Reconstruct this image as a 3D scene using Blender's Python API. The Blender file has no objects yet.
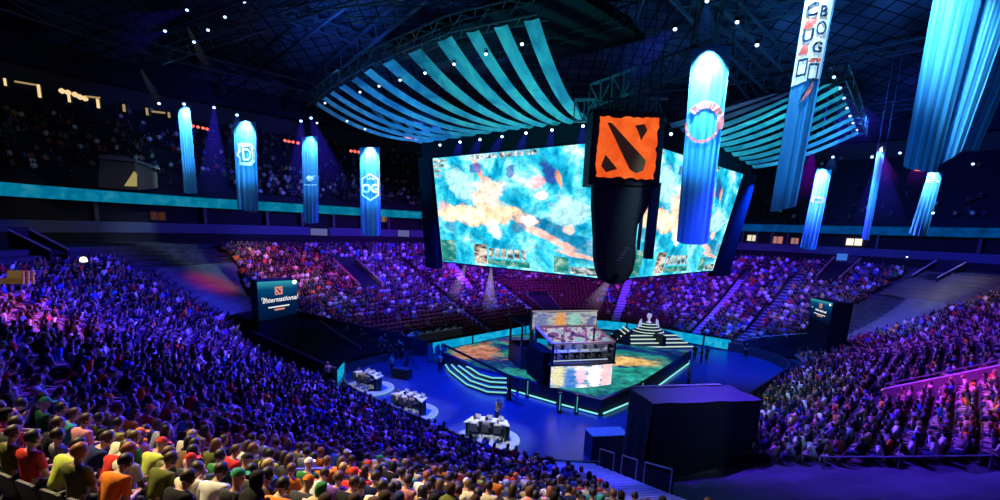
import bpy, bmesh, math, random
import numpy as np
from mathutils import Vector, Matrix, Quaternion
from math import sin, cos, pi, radians, degrees, atan2, hypot, sqrt, atan
rnd = random.Random(7)
sc = bpy.context.scene
COL = sc.collection

# ------------------------------------------------------------------ camera
F, PX, PY, H = 508.0, 500.0, 333.0, 13.0
PITCH, ROLL = radians(11.6), radians(2.2)
cam = bpy.data.cameras.new('camera'); camo = bpy.data.objects.new('camera', cam); COL.objects.link(camo)
cam.sensor_width = 36; cam.lens = 36 * F / 1000; cam.shift_y = (PY - 250) / 1000; cam.clip_end = 400
c_, s_ = cos(ROLL), sin(ROLL)
UPT = Vector((0, sin(PITCH), cos(PITCH))); RTT = Vector((1, 0, 0)); FW = Vector((0, cos(PITCH), -sin(PITCH)))
# image x axis / y axis (up) expressed in world
XA = RTT * c_ + UPT * (-0)  # filled below
def ray(x, y):
    a = x - PX; b = -(y - PY)
    a2 = a * c_ - b * s_; b2 = a * s_ + b * c_
    return (RTT * a2 + UPT * b2 + FW * F).normalized()
XA = RTT * c_ + UPT * s_; YA = UPT * c_ - RTT * s_
camo.matrix_world = Matrix(((XA.x, YA.x, -FW.x, 0), (XA.y, YA.y, -FW.y, 0), (XA.z, YA.z, -FW.z, H), (0, 0, 0, 1)))
sc.camera = camo
EYE = Vector((0, 0, H))
def at_z(x, y, z):
    d = ray(x, y); return EYE + d * ((z - H) / d.z)
def at_y(x, y, Y):
    d = ray(x, y); return EYE + d * (Y / d.y)
def proj(p):
    q = Vector(p) - EYE; f = q.dot(FW)
    if f < .3: return (-9999, -9999, f)
    return (PX + F * q.dot(XA) / f, PY - F * q.dot(YA) / f, f)
# ------------------------------------------------------------------ arena axes
UX, UY = sin(radians(42)), cos(radians(42)); VX, VY = -UY, UX
def W(u, v, z=0.0): return Vector((u * UX + v * VX, u * UY + v * VY, z))
def uv_of(p): return (p[0] * UX + p[1] * UY, p[0] * VX + p[1] * VY)
AZU = atan2(UY, UX)                                     # rotation z that maps local x -> u
U0, U1, V0, V1, RR = 19.5, 61.0, 11.0, 39.0, 8.0
CU0, CU1, CV0, CV1 = U0 + RR, U1 - RR, V0 + RR, V1 - RR
def rim(s, D):
    """point (u,v) and inward normal (du,dv) on the bowl at perimeter parameter s, distance D from the floor edge"""
    s = s % 8; k = int(s); t = s - k; R = RR + D
    if k == 0: return (CU0 - R, CV0 + (CV1 - CV0) * t, 1, 0)
    if k == 1: a = pi - t * pi / 2; return (CU0 + R * cos(a), CV1 + R * sin(a), -cos(a), -sin(a))
    if k == 2: return (CU0 + (CU1 - CU0) * t, CV1 + R, 0, -1)
    if k == 3: a = pi / 2 - t * pi / 2; return (CU1 + R * cos(a), CV1 + R * sin(a), -cos(a), -sin(a))
    if k == 4: return (CU1 + R, CV1 - (CV1 - CV0) * t, -1, 0)
    if k == 5: a = -t * pi / 2; return (CU1 + R * cos(a), CV0 + R * sin(a), -cos(a), -sin(a))
    if k == 6: return (CU1 - (CU1 - CU0) * t, CV0 - R, 0, 1)
    a = -pi / 2 - t * pi / 2; return (CU0 + R * cos(a), CV0 + R * sin(a), -cos(a), -sin(a))
def seglen(k, D):
    return (CV1 - CV0) if k in (0, 4) else (CU1 - CU0) if k in (2, 6) else (RR + D) * pi / 2
def rimw(s, D, z):
    u, v, a, b = rim(s, D); return W(u, v, z)
def nrm(s):
    u, v, a, b = rim(s, 0); return (W(a, b, 0))
def hz(D):
    d = max(D, 0.0) - 1.5; return .75 + .32 * d + .0045 * d * d
TREAD = .82
NROW = 26
def rowD(k): return 1.65 + TREAD * k
def srange(a, b, D, step):
    """values of s from a to b (b may exceed 8) spaced about step metres"""
    out = []; s = a
    while s < b - 1e-6:
        out.append(s); k = int(s % 8); s += step / seglen(k, D)
    out.append(b); return out

# ------------------------------------------------------------------ materials
MATS = {}
def nodes(name):
    m = bpy.data.materials.new(name); m.use_nodes = True
    nt = m.node_tree; nt.nodes.clear()
    out = nt.nodes.new('ShaderNodeOutputMaterial')
    return m, nt, out
def N(nt, typ, **kw):
    n = nt.nodes.new('ShaderNode' + typ)
    for k, v in kw.items():
        if k in n.inputs: n.inputs[k].default_value = v
        else: setattr(n, k, v)
    return n
def L(nt, a, b): nt.links.new(a, b)
def c4(c): return (c[0], c[1], c[2], 1)
def mat(name, col, rough=.6, metal=0, emit=None, es=0, var=.15, scale=6, trans=0):
    if name in MATS: return MATS[name]
    m, nt, out = nodes(name)
    p = N(nt, 'BsdfPrincipled'); p.inputs['Roughness'].default_value = rough; p.inputs['Metallic'].default_value = metal; p.inputs['Specular IOR Level'].default_value = .08 if rough >= .64 else .35
    tc = N(nt, 'TexCoord'); no = N(nt, 'TexNoise', Scale=scale, Detail=3.0); L(nt, tc.outputs['Object'], no.inputs['Vector'])
    r = N(nt, 'ValToRGB'); r.color_ramp.elements[0].color = c4([x * (1 - var) for x in col]); r.color_ramp.elements[1].color = c4([min(1, x * (1 + var)) for x in col])
    r.color_ramp.elements[0].position = .3; r.color_ramp.elements[1].position = .7
    L(nt, no.outputs['Fac'], r.inputs['Fac']); L(nt, r.outputs['Color'], p.inputs['Base Color'])
    if emit: p.inputs['Emission Color'].default_value = c4(emit); p.inputs['Emission Strength'].default_value = es
    sh = p.outputs[0]
    if trans:
        t = N(nt, 'BsdfTranslucent'); L(nt, r.outputs['Color'], t.inputs['Color'])
        mx = N(nt, 'MixShader'); mx.inputs[0].default_value = trans; L(nt, sh, mx.inputs[1]); L(nt, t.outputs[0], mx.inputs[2]); sh = mx.outputs[0]
    L(nt, sh, out.inputs['Surface']); MATS[name] = m; return m
def glow(name, col, es):
    if name in MATS: return MATS[name]
    m, nt, out = nodes(name); e = N(nt, 'Emission', Color=c4(col), Strength=es); L(nt, e.outputs[0], out.inputs['Surface']); MATS[name] = m; return m
def ramp(nt, stops):
    r = N(nt, 'ValToRGB'); cr = r.color_ramp
    while len(cr.elements) > 1: cr.elements.remove(cr.elements[-1])
    cr.elements[0].position = stops[0][0]; cr.elements[0].color = c4(stops[0][1])
    for p, c in stops[1:]:
        e = cr.elements.new(p); e.color = c4(c)
    return r
def led(name, stops, scale=4, es=1.0, detail=5, dist=.6, blobs=(), hf=0, hfs=38, asp=1.0, rough=.55):
    """emissive picture from UV noise; blobs = (u, v, ru, rv, colour, amount)"""
    m, nt, out = nodes(name)
    uv = N(nt, 'UVMap'); am_ = N(nt, 'Mapping'); am_.inputs['Scale'].default_value = (asp, 1, 1); L(nt, uv.outputs[0], am_.inputs['Vector']); no = N(nt, 'TexNoise', Scale=scale, Detail=float(detail), Distortion=dist, Roughness=rough); L(nt, am_.outputs[0], no.inputs['Vector'])
    r = ramp(nt, stops); L(nt, no.outputs['Fac'], r.inputs['Fac']); cur = r.outputs['Color']
    no2 = N(nt, 'TexNoise', Scale=9.0, Detail=6.0, Roughness=.65); L(nt, uv.outputs[0], no2.inputs['Vector'])
    for (bu, bv, ru, rv, bc, am, *rt) in blobs:
        ra = rt[0] if rt else 0; mp = N(nt, 'Mapping', vector_type='TEXTURE'); mp.inputs['Location'].default_value = (bu, bv, 0); mp.inputs['Rotation'].default_value = (0, 0, ra); mp.inputs['Scale'].default_value = (ru, rv, 1)
        L(nt, uv.outputs[0], mp.inputs['Vector'])
        ln = N(nt, 'VectorMath', operation='LENGTH'); L(nt, mp.outputs[0], ln.inputs[0])
        ad = N(nt, 'MATH' if 0 else 'Math', operation='ADD'); L(nt, ln.outputs['Value'], ad.inputs[0]); m2 = N(nt, 'Math', operation='MULTIPLY'); L(nt, no2.outputs['Fac'], m2.inputs[0]); m2.inputs[1].default_value = 2.2; L(nt, m2.outputs[0], ad.inputs[1])
        mr = N(nt, 'MapRange'); mr.inputs['From Min'].default_value = 2.1; mr.inputs['From Max'].default_value = 1.8; mr.inputs['To Max'].default_value = am
        L(nt, ad.outputs[0], mr.inputs['Value'])
        mx = N(nt, 'Mix', data_type='RGBA'); L(nt, mr.outputs[0], mx.inputs[0]); L(nt, cur, mx.inputs[6]); mx.inputs[7].default_value = c4(bc); cur = mx.outputs[2]
    if hf:
        n3 = N(nt, 'TexNoise', Scale=float(hfs), Detail=4.0, Roughness=.7); L(nt, uv.outputs[0], n3.inputs['Vector']); r3 = ramp(nt, [(.36, (1 - hf,) * 3), (.5, (1, 1, 1)), (.66, (1 + hf * 1.3,) * 3)]); L(nt, n3.outputs['Fac'], r3.inputs['Fac']); L(nt, am_.outputs[0], n3.inputs['Vector'])
        mx = N(nt, 'Mix', data_type='RGBA', blend_type='MULTIPLY'); mx.inputs[0].default_value = 1; L(nt, cur, mx.inputs[6]); L(nt, r3.outputs['Color'], mx.inputs[7]); cur = mx.outputs[2]
    e = N(nt, 'Emission', Strength=es); L(nt, cur, e.inputs['Color']); L(nt, e.outputs[0], out.inputs['Surface']); MATS[name] = m; return m
def beam_mat(name, col, es):  # volume emission imitating a lit beam, fading along its length
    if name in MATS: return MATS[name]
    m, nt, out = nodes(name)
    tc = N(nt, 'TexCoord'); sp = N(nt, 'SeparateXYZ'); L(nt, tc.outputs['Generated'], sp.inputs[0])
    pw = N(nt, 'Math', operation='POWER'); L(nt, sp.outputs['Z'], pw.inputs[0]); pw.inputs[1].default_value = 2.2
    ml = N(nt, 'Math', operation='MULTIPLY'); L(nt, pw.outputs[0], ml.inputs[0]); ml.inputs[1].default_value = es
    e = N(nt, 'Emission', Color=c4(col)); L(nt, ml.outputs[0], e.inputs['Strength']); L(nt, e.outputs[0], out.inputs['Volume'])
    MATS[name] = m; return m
def glass_mat():
    m, nt, out = nodes('booth_glass')
    t = N(nt, 'BsdfTransparent', Color=(.86, .93, 1, 1)); g = N(nt, 'BsdfGlossy', Roughness=.05); fr = N(nt, 'Fresnel', IOR=1.4)
    mx = N(nt, 'MixShader'); L(nt, fr.outputs[0], mx.inputs[0]); L(nt, t.outputs[0], mx.inputs[1]); L(nt, g.outputs[0], mx.inputs[2]); L(nt, mx.outputs[0], out.inputs['Surface']); return m

BLACK = mat('black_metal', (.012, .013, .016), .5)
DARK = mat('dark_cloth', (.02, .021, .025), .9)
STEEL = mat('dark_steel', (.07, .08, .1), .5, .3)
CONC = mat('stand_concrete', (.05, .05, .06), .85, var=.3, scale=1.5)
AISLE = mat('aisle_concrete', (.42, .4, .45), .8, var=.2, scale=2)
RAIL = mat('rail_metal', (.35, .36, .38), .35, .7)

# ------------------------------------------------------------------ mesh builder
class MB:
    def __init__(s): s.v = []; s.f = []; s.uv = {}
    def quad(s, a, b, c, d, uv=None):
        i = len(s.v); s.v += [tuple(a), tuple(b), tuple(c), tuple(d)]; s.f.append((i, i + 1, i + 2, i + 3))
        if uv: s.uv[len(s.f) - 1] = uv
    def poly(s, pts):
        i = len(s.v); s.v += [tuple(p) for p in pts]; s.f.append(tuple(range(i, i + len(pts))))
    def hexa(s, p):           # p: 8 points, bottom 4 ccw then top 4
        i = len(s.v); s.v += [tuple(q) for q in p]
        for f in ((3, 2, 1, 0), (4, 5, 6, 7), (0, 1, 5, 4), (1, 2, 6, 5), (2, 3, 7, 6), (3, 0, 4, 7)): s.f.append(tuple(i + j for j in f))
    def box(s, c, d, rz=0, ax=None):
        if ax is None: x = Vector((cos(rz), sin(rz), 0)); y = Vector((-sin(rz), cos(rz), 0)); z = Vector((0, 0, 1))
        else: x, y, z = ax
        c = Vector(c); h = [q / 2 for q in d]
        s.hexa([c + x * (sx * h[0]) + y * (sy * h[1]) + z * (sz * h[2]) for sz in (-1, 1) for sx, sy in ((-1, -1), (1, -1), (1, 1), (-1, 1))])
    def bar(s, a, b, w, h=None):
        a = Vector(a); b = Vector(b); h = h or w; z = (b - a)
        if z.length < 1e-5: return
        l = z.length; z.normalize(); up = Vector((0, 0, 1)) if abs(z.z) < .95 else Vector((1, 0, 0))
        x = z.cross(up).normalized(); y = x.cross(z).normalized()
        s.box((a + b) / 2, (w, l, h), ax=(x, z, y))
    def tube(s, pts, r, n=6, cap=True):
        pts = [Vector(p) for p in pts]; rs = r if isinstance(r, (list, tuple)) else [r] * len(pts)
        rings = []
        for i, p in enumerate(pts):
            t = (pts[min(i + 1, len(pts) - 1)] - pts[max(i - 1, 0)]).normalized()
            up = Vector((0, 0, 1)) if abs(t.z) < .9 else Vector((1, 0, 0)); x = t.cross(up).normalized(); y = t.cross(x).normalized()
            k = len(s.v); s.v += [tuple(p + (x * cos(2 * pi * j / n) + y * sin(2 * pi * j / n)) * rs[i]) for j in range(n)]; rings.append(k)
        for a, b in zip(rings, rings[1:]):
            for j in range(n): s.f.append((a + j, a + (j + 1) % n, b + (j + 1) % n, b + j))
        if cap: s.f.append(tuple(rings[0] + j for j in reversed(range(n)))); s.f.append(tuple(rings[-1] + j for j in range(n)))
    def lathe(s, prof, n=16, c=(0, 0, 0), sx=1, sy=1):
        rings = []
        for r, z in prof:
            k = len(s.v); s.v += [(c[0] + r * sx * cos(2 * pi * j / n), c[1] + r * sy * sin(2 * pi * j / n), c[2] + z) for j in range(n)]; rings.append(k)
        for a, b in zip(rings, rings[1:]):
            for j in range(n): s.f.append((a + j, a + (j + 1) % n, b + (j + 1) % n, b + j))
        s.f.append(tuple(rings[0] + j for j in reversed(range(n)))); s.f.append(tuple(rings[-1] + j for j in range(n)))
    def prism(s, pts, z0, z1):
        n = len(pts); i = len(s.v); s.v += [(p[0], p[1], z0) for p in pts] + [(p[0], p[1], z1) for p in pts]
        s.f.append(tuple(i + j for j in reversed(range(n)))); s.f.append(tuple(i + n + j for j in range(n)))
        for j in range(n): s.f.append((i + j, i + (j + 1) % n, i + n + (j + 1) % n, i + n + j))
    def grid(s, P, uv=True):   # P[i][j]
        n = len(P); m = len(P[0]); i0 = len(s.v)
        for row in P: s.v += [tuple(p) for p in row]
        for i in range(n - 1):
            for j in range(m - 1):
                s.f.append((i0 + i * m + j, i0 + i * m + j + 1, i0 + (i + 1) * m + j + 1, i0 + (i + 1) * m + j))
                if uv: s.uv[len(s.f) - 1] = [(j / (m - 1), i / (n - 1)), ((j + 1) / (m - 1), i / (n - 1)), ((j + 1) / (m - 1), (i + 1) / (n - 1)), (j / (m - 1), (i + 1) / (n - 1))]
    def mesh(s, name, smooth=False):
        me = bpy.data.meshes.new(name); me.from_pydata(s.v, [], s.f)
        if s.uv:
            ul = me.uv_layers.new(name='UVMap')
            for p in me.polygons:
                q = s.uv.get(p.index)
                if q:
                    for li, t in zip(p.loop_indices, q): ul.data[li].uv = t
        if smooth: me.polygons.foreach_set('use_smooth', [True] * len(me.polygons))
        me.update(); return me
def mobj(name, me, m, parent=None):
    o = bpy.data.objects.new(name, me); COL.objects.link(o)
    if m is not None:
        ms = m if isinstance(m, (list, tuple)) else [m]
        for q in ms: me.materials.append(q)
    if parent is not None:
        o.parent = parent; o.matrix_parent_inverse = Matrix()
        bpy_local(o, parent)
    return o
def bpy_local(o, parent):
    pass
def obj(name, mb, m, parent=None, smooth=False):
    """link as one object. Geometry is given in world space; the child is shifted into its thing's frame."""
    me = mb.mesh(name, smooth) if isinstance(mb, MB) else mb
    o = mobj(name, me, m, parent)
    if parent is not None and not parent.get('_local'):
        pm = wm(parent); me.transform(pm.inverted())
    return o
def wm(o):
    m = o.matrix_basis
    return wm(o.parent) @ m if o.parent else m.copy()
LABELS = {}
def tag(o, label, cat, group=None, kind=None):
    o['label'] = label; o['category'] = cat
    if group: o['group'] = group
    if kind: o['kind'] = kind
    if label in LABELS and not group: print('DUP LABEL', label)
    LABELS[label] = 1
    return o
def thing(name, label, cat, loc=(0, 0, 0), rz=0, group=None, kind=None):
    o = bpy.data.objects.new(name, None); COL.objects.link(o); o.empty_display_size = .2
    o.matrix_basis = Matrix.Translation(Vector(loc)) @ Matrix.Rotation(rz, 4, 'Z')
    return tag(o, label, cat, group, kind)
def struct(name, mb, m, smooth=False):
    o = obj(name, mb, m, None, smooth); o['kind'] = 'structure'; return o
def plab(o, l): o['label'] = l; return o
ORD = ['first', 'second', 'third', 'fourth', 'fifth', 'sixth', 'seventh', 'eighth', 'ninth', 'tenth', 'eleventh', 'twelfth', 'thirteenth', 'fourteenth', 'fifteenth', 'sixteenth', 'seventeenth', 'eighteenth', 'nineteenth', 'twentieth']
def ordw(i):
    if i < 20: return ORD[i]
    n = i + 1; t = ['twent', 'thirt', 'fort', 'fift', 'sixt', 'sevent', 'eight'][n // 10 - 2]
    return t + 'ieth' if n % 10 == 0 else t + 'y-' + ORD[n % 10 - 1]
def light(name, kind, loc, energy, col, target=None, size=.3, angle=60, blend=.6):
    l = bpy.data.lights.new(name, kind); l.energy = energy; l.color = col
    if kind == 'SPOT': l.spot_size = radians(angle); l.spot_blend = blend; l.shadow_soft_size = size
    elif kind == 'POINT': l.shadow_soft_size = size
    elif kind == 'AREA': l.size = size
    o = bpy.data.objects.new(name, l); COL.objects.link(o); o.location = loc
    if target is not None: o.rotation_euler = (Vector(target) - Vector(loc)).to_track_quat('-Z', 'Y').to_euler()
    return o
def text_mesh(txt, size=1, shear=0, extrude=0, bold=0, align='CENTER'):
    cu = bpy.data.curves.new('t', 'FONT'); cu.body = txt; cu.size = size; cu.shear = shear; cu.extrude = extrude; cu.offset = bold; cu.align_x = align; cu.align_y = 'CENTER'; cu.resolution_u = 3
    o = bpy.data.objects.new('t', cu); COL.objects.link(o)
    dg = bpy.context.evaluated_depsgraph_get(); me = bpy.data.meshes.new_from_object(o.evaluated_get(dg)); me.materials.clear()
    bpy.data.objects.remove(o); return me
def flat(me, org, X, Y, nudge=None):
    """map a mesh drawn in its xy plane into the world"""
    X = Vector(X); Y = Vector(Y); Z = X.cross(Y)
    M = Matrix(((X.x, Y.x, Z.x, org[0]), (X.y, Y.y, Z.y, org[1]), (X.z, Y.z, Z.z, org[2]), (0, 0, 0, 1))); me.transform(M); return me

# ================================================================== SETTING
mb = MB(); mb.quad(W(-60, -60, 0), W(140, -60, 0), W(140, 120, 0), W(-60, 120, 0))
struct('floor', mb, mat('arena_floor', (.03, .045, .12), .3, var=.2, scale=.6))
S_ALL = srange(0, 8, 14, 1.6)
mb = MB()
NROW = 28
for k in range(NROW):
    D = rowD(k); Da = D - .62; Db = Da + TREAD; z = hz(D); zp = hz(D - TREAD) if k else 0
    for a, b in zip(S_ALL, S_ALL[1:]):
        mb.quad(rimw(a, Da, z), rimw(b, Da, z), rimw(b, Db, z), rimw(a, Db, z)); mb.quad(rimw(a, Da, zp), rimw(b, Da, zp), rimw(b, Da, z), rimw(a, Da, z))
DC = rowD(NROW - 1) + .2; ZC = hz(rowD(NROW - 1))
struct('floor_stands', mb, CONC)
def strip(name, segs, m, ss=None):
    mb = MB(); ss = ss or S_ALL
    for (D0, z0, D1, z1) in segs:
        for a, b in zip(ss, ss[1:]): mb.quad(rimw(a, D0, z0), rimw(b, D0, z0), rimw(b, D1, z1), rimw(a, D1, z1))
    return struct(name, mb, m)
strip('floor_concourse', [(DC, ZC, 30, ZC)], CONC)
strip('wall_concourse', [(30, ZC, 30, 11.1), (31.6, 12.2, 31.6, 14.6)], mat('concourse_wall', (.025, .022, .022), .9))
strip('trim_1', [(29.9, 11.1, 29.9, 12.2), (29.9, 12.2, 31.6, 12.2)], mat('fascia_grey', (.1, .11, .15), .7))
strip('ceiling_suites', [(30.6, 14.15, 31.6, 14.15)], BLACK)
strip('floor_upper_deck', [(30.9 + .85 * k, 15.4 + .5 * k, 30.9 + .85 * (k + 1), 15.4 + .5 * k) for k in range(25)] + [(30.9 + .85 * k, 14.9 + .5 * k, 30.9 + .85 * k, 15.4 + .5 * k) for k in range(25)], mat('upper_concrete', (.03, .03, .036), .9))
strip('wall_upper', [(52.2, 27.4, 52.2, 30.2)], mat('upper_wall', (.09, .08, .075), .8))
strip('wall_roof_edge', [(50.5, 30.2, 50.5, 33.5), (50.5, 30.2, 52.2, 30.2)], mat('roof_edge', (.03, .035, .05), .8))
# roof deck: shallow pyramid with panel grid
m, nt, out = nodes('roof_deck'); tc = N(nt, 'TexCoord'); br = N(nt, 'TexBrick', offset=0.0, Scale=.35); br.inputs['Color1'].default_value = (.07, .1, .16, 1); br.inputs['Color2'].default_value = (.1, .15, .22, 1); br.inputs['Mortar'].default_value = (.005, .006, .01, 1); br.inputs['Mortar Size'].default_value = .04
br.inputs['Brick Width'].default_value = .7; br.inputs['Row Height'].default_value = .7
L(nt, tc.outputs['Object'], br.inputs['Vector']); p = N(nt, 'BsdfPrincipled'); p.inputs['Roughness'].default_value = .8
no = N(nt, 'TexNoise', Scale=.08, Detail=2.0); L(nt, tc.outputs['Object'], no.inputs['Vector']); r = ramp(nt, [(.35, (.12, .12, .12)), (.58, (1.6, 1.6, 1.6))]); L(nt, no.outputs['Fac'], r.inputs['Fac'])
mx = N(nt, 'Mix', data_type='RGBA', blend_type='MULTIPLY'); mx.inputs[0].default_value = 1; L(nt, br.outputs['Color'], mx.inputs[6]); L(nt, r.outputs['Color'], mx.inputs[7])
L(nt, mx.outputs[2], p.inputs['Base Color']); L(nt, p.outputs[0], out.inputs['Surface'])
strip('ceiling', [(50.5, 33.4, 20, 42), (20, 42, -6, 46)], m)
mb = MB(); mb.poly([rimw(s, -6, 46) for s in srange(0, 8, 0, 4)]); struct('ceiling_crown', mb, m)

# roof trusses
def lattice(mb, A, B, h, w=0, n=8, t=.14):
    A = Vector(A); B = Vector(B); dn = Vector((0, 0, -h)); mb.bar(A, B, t); mb.bar(A + dn, B + dn, t)
    for i in range(n):
        p = A.lerp(B, i / n); q = A.lerp(B, (i + 1) / n)
        if i % 2: mb.bar(p + dn, q, t * .6)
        else: mb.bar(p, q + dn, t * .6)
        mb.bar(p, p + dn, t * .5)
RT = mat('roof_steel', (.09, .11, .14), .6)
TRUSS = [(1.15, 8.7), (1.5, 5.5), (1.85, 6.2), (2.2, 6.8), (2.6, 6.4), (3.1, 7.3), (3.6, 7.7), (4.1, 8.1), (4.6, .2 + 8), (5.0, 8.5), (5.35, 8.8), (5.7, 9.3)]
for i, (a, b) in enumerate(TRUSS):
    A = rimw(a, 49, 33.2); B = Vector((*W(41 + 6 * cos(i), 25 + 6 * sin(i)).xy, 43.5))
    t = thing('roof_truss', 'dark steel roof truss rising to the crown, %s counted from the left' % ordw(i), 'roof truss', A, 0, 'roof trusses')
    for nm, off in (('top_chord', 0), ('bottom_chord', -2.2)):
        mb = MB(); mb.bar(A + Vector((0, 0, off)), B + Vector((0, 0, off)), .3); obj(nm, mb, RT, t)
    mb = MB(); n = 14
    for j in range(n):
        p = A.lerp(B, j / n); q = A.lerp(B, (j + 1) / n); d = Vector((0, 0, -2.2))
        mb.bar(p, q + d, .16); mb.bar(p, p + d, .13)
    obj('web', mb, RT, t)
for i, (D, z) in enumerate(((40, 33.8), (26, 37.8), (12, 41))):
    ss = srange(0, 8, D, 5); mb = MB()
    for a, b in zip(ss, ss[1:]): mb.bar(rimw(a, D, z), rimw(b, D, z), .25); mb.bar(rimw(a, D, z - 1.4), rimw(b, D, z - 1.4), .18); mb.bar(rimw(a, D, z), rimw(b, D, z - 1.4), .12)
    o = obj('ring_girder', mb, RT); tag(o, 'dark steel ring girder around the roof, the %s one' % ('outer', 'middle', 'inner')[i], 'girder')

# ribbon boards on the suite fascia
CY = led('ribbon_cyan', [(.3, (0, .2, .42)), (.5, (.0, .34, .6)), (.75, (.04, .48, .75))], scale=9, es=.5)
CYD = led('ribbon_dim', [(.3, (0, .03, .12)), (.6, (.0, .07, .3))], scale=9, es=.8)
def ribbon(s0, s1, m, label, D=30.5, z0=14.15, z1=15.3):
    t = thing('ribbon_board', label, 'led board', rimw(s0, D, z0)); ss = srange(s0, s1, D, 1.6); mb = MB()
    n = len(ss) - 1; l = 0
    for i, (a, b) in enumerate(zip(ss, ss[1:])): mb.quad(rimw(a, D, z0), rimw(b, D, z0), rimw(b, D, z1), rimw(a, D, z1), uv=[(i / 8, 0), ((i + 1) / 8, 0), ((i + 1) / 8, .1), (i / 8, .1)])
    obj('display', mb, m, t); mb = MB()
    for a, b in zip(ss, ss[1:]):
        mb.quad(rimw(a, D, z1), rimw(b, D, z1), rimw(b, D + .4, z1 + .08), rimw(a, D + .4, z1 + .08)); mb.quad(rimw(a, D + .4, z0), rimw(b, D + .4, z0), rimw(b, D + .4, z1), rimw(a, D + .4, z1)); mb.quad(rimw(a, D, z0), rimw(b, D, z0), rimw(b, D + .4, z0), rimw(a, D + .4, z0))
    obj('casing', mb, BLACK, t)
ribbon(1.0, 3.45, CY, 'bright cyan led ribbon board along the upper deck on the left')
ribbon(3.45, 6.1, CYD, 'dim blue led ribbon board along the upper deck on the right')
# suite pillars
for i in range(22):
    s = 1.35 + i * .19
    mb = MB(); mb.box(rimw(s, 30.9, 13.2), (.35, .35, 1.95), AZU); o = obj('suite_pillar', mb, mat('pillar', (.12, .11, .1), .8)); tag(o, 'pillar between suites under the ribbon board, %s from the left' % ordw(i), 'pillar', 'suite pillars')
# lit suite windows
def lit_room(px, py, w, h, col, es, label, D=31.5):
    z = None
    best = None
    for k in range(400):
        s = 1.2 + k * .0125; q = proj(rimw(s, D, 13.2))
        if best is None or abs(q[0] - px) < best[0]: best = (abs(q[0] - px), s)
    s = best[1]; P = rimw(s, D, 0); f = proj(P)[2]
    a = P - EYE; zz = None
    lo, hi = 0, 40
    for k in range(40):
        mid = (lo + hi) / 2
        if proj(rimw(s, D, mid))[1] > py: lo = mid
        else: hi = mid
    zz = lo; n = nrm(s); tx = Vector((-n.y, n.x, 0)); ww = w * f / F; hh = h * f / F
    c = Vector((P.x, P.y, zz)) + n * .1
    t = thing('lit_window', label, 'window', c - Vector((0, 0, hh / 2)))
    mb = MB(); mb.box(c, (ww, .06, hh), ax=(tx, n, Vector((0, 0, 1)))); obj('pane', mb, glow('room_%.2f_%.2f' % (col[0], es), col, es), t)
    mb = MB()
    for sx in (-1, 0, 1): mb.box(c + tx * (sx * ww / 2) + n * .05, (.09, .08, hh + .1), ax=(tx, n, Vector((0, 0, 1))))
    for sz in (-1, 1): mb.box(c + n * .05 + Vector((0, 0, sz * hh / 2)), (ww + .1, .08, .09), ax=(tx, n, Vector((0, 0, 1))))
    obj('frame', mb, BLACK, t)
WARM = (1, .78, .5)
for a in ((853, 242, 14, 7, (1, .9, .72), 1.2, 'bright lit suite window on the far right side'), (778, 240, 10, 7, (.9, .35, .3), .5, 'reddish lit suite window right of the tall banner'), (795, 241, 7, 6, (.9, .4, .35), .45, 'small pinkish suite window beside the short blue banner'),
          (752, 238, 9, 6, (1, .85, .65), .9, 'lit suite window just right of the hanging screen'), (385, 219, 10, 6, (.7, .35, .15), .3, 'dim orange suite window right of the hexagon logo banner'), (157, 216, 14, 8, (.5, .18, .08), .1, 'very dim reddish suite window under the left ribbon board')):
    lit_room(*a)

# low rail board around the floor
mb = MB(); ss = srange(-.6, 1.45, 0, .8)
for a, b in zip(ss, ss[1:]):
    mb.hexa([rimw(a, .1, 0), rimw(b, .1, 0), rimw(b, -.06, 0), rimw(a, -.06, 0), rimw(a, .1, 1.05), rimw(b, .1, 1.05), rimw(b, -.06, 1.05), rimw(a, -.06, 1.05)])
o = obj('barrier_wall', mb, mat('barrier', (.03, .03, .038), .6)); tag(o, 'black barrier wall between the near stand and the arena floor', 'barrier')
mb = MB(); ss = srange(5.0, 7.4, 0, .8)
for a, b in zip(ss, ss[1:]):
    mb.hexa([rimw(a, .1, 0), rimw(b, .1, 0), rimw(b, -.06, 0), rimw(a, -.06, 0), rimw(a, .1, 1.05), rimw(b, .1, 1.05), rimw(b, -.06, 1.05), rimw(a, -.06, 1.05)])
o = obj('barrier_wall', mb, mat('barrier', (.03, .03, .038), .6)); tag(o, 'black barrier wall in front of the right stand', 'barrier')

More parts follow.
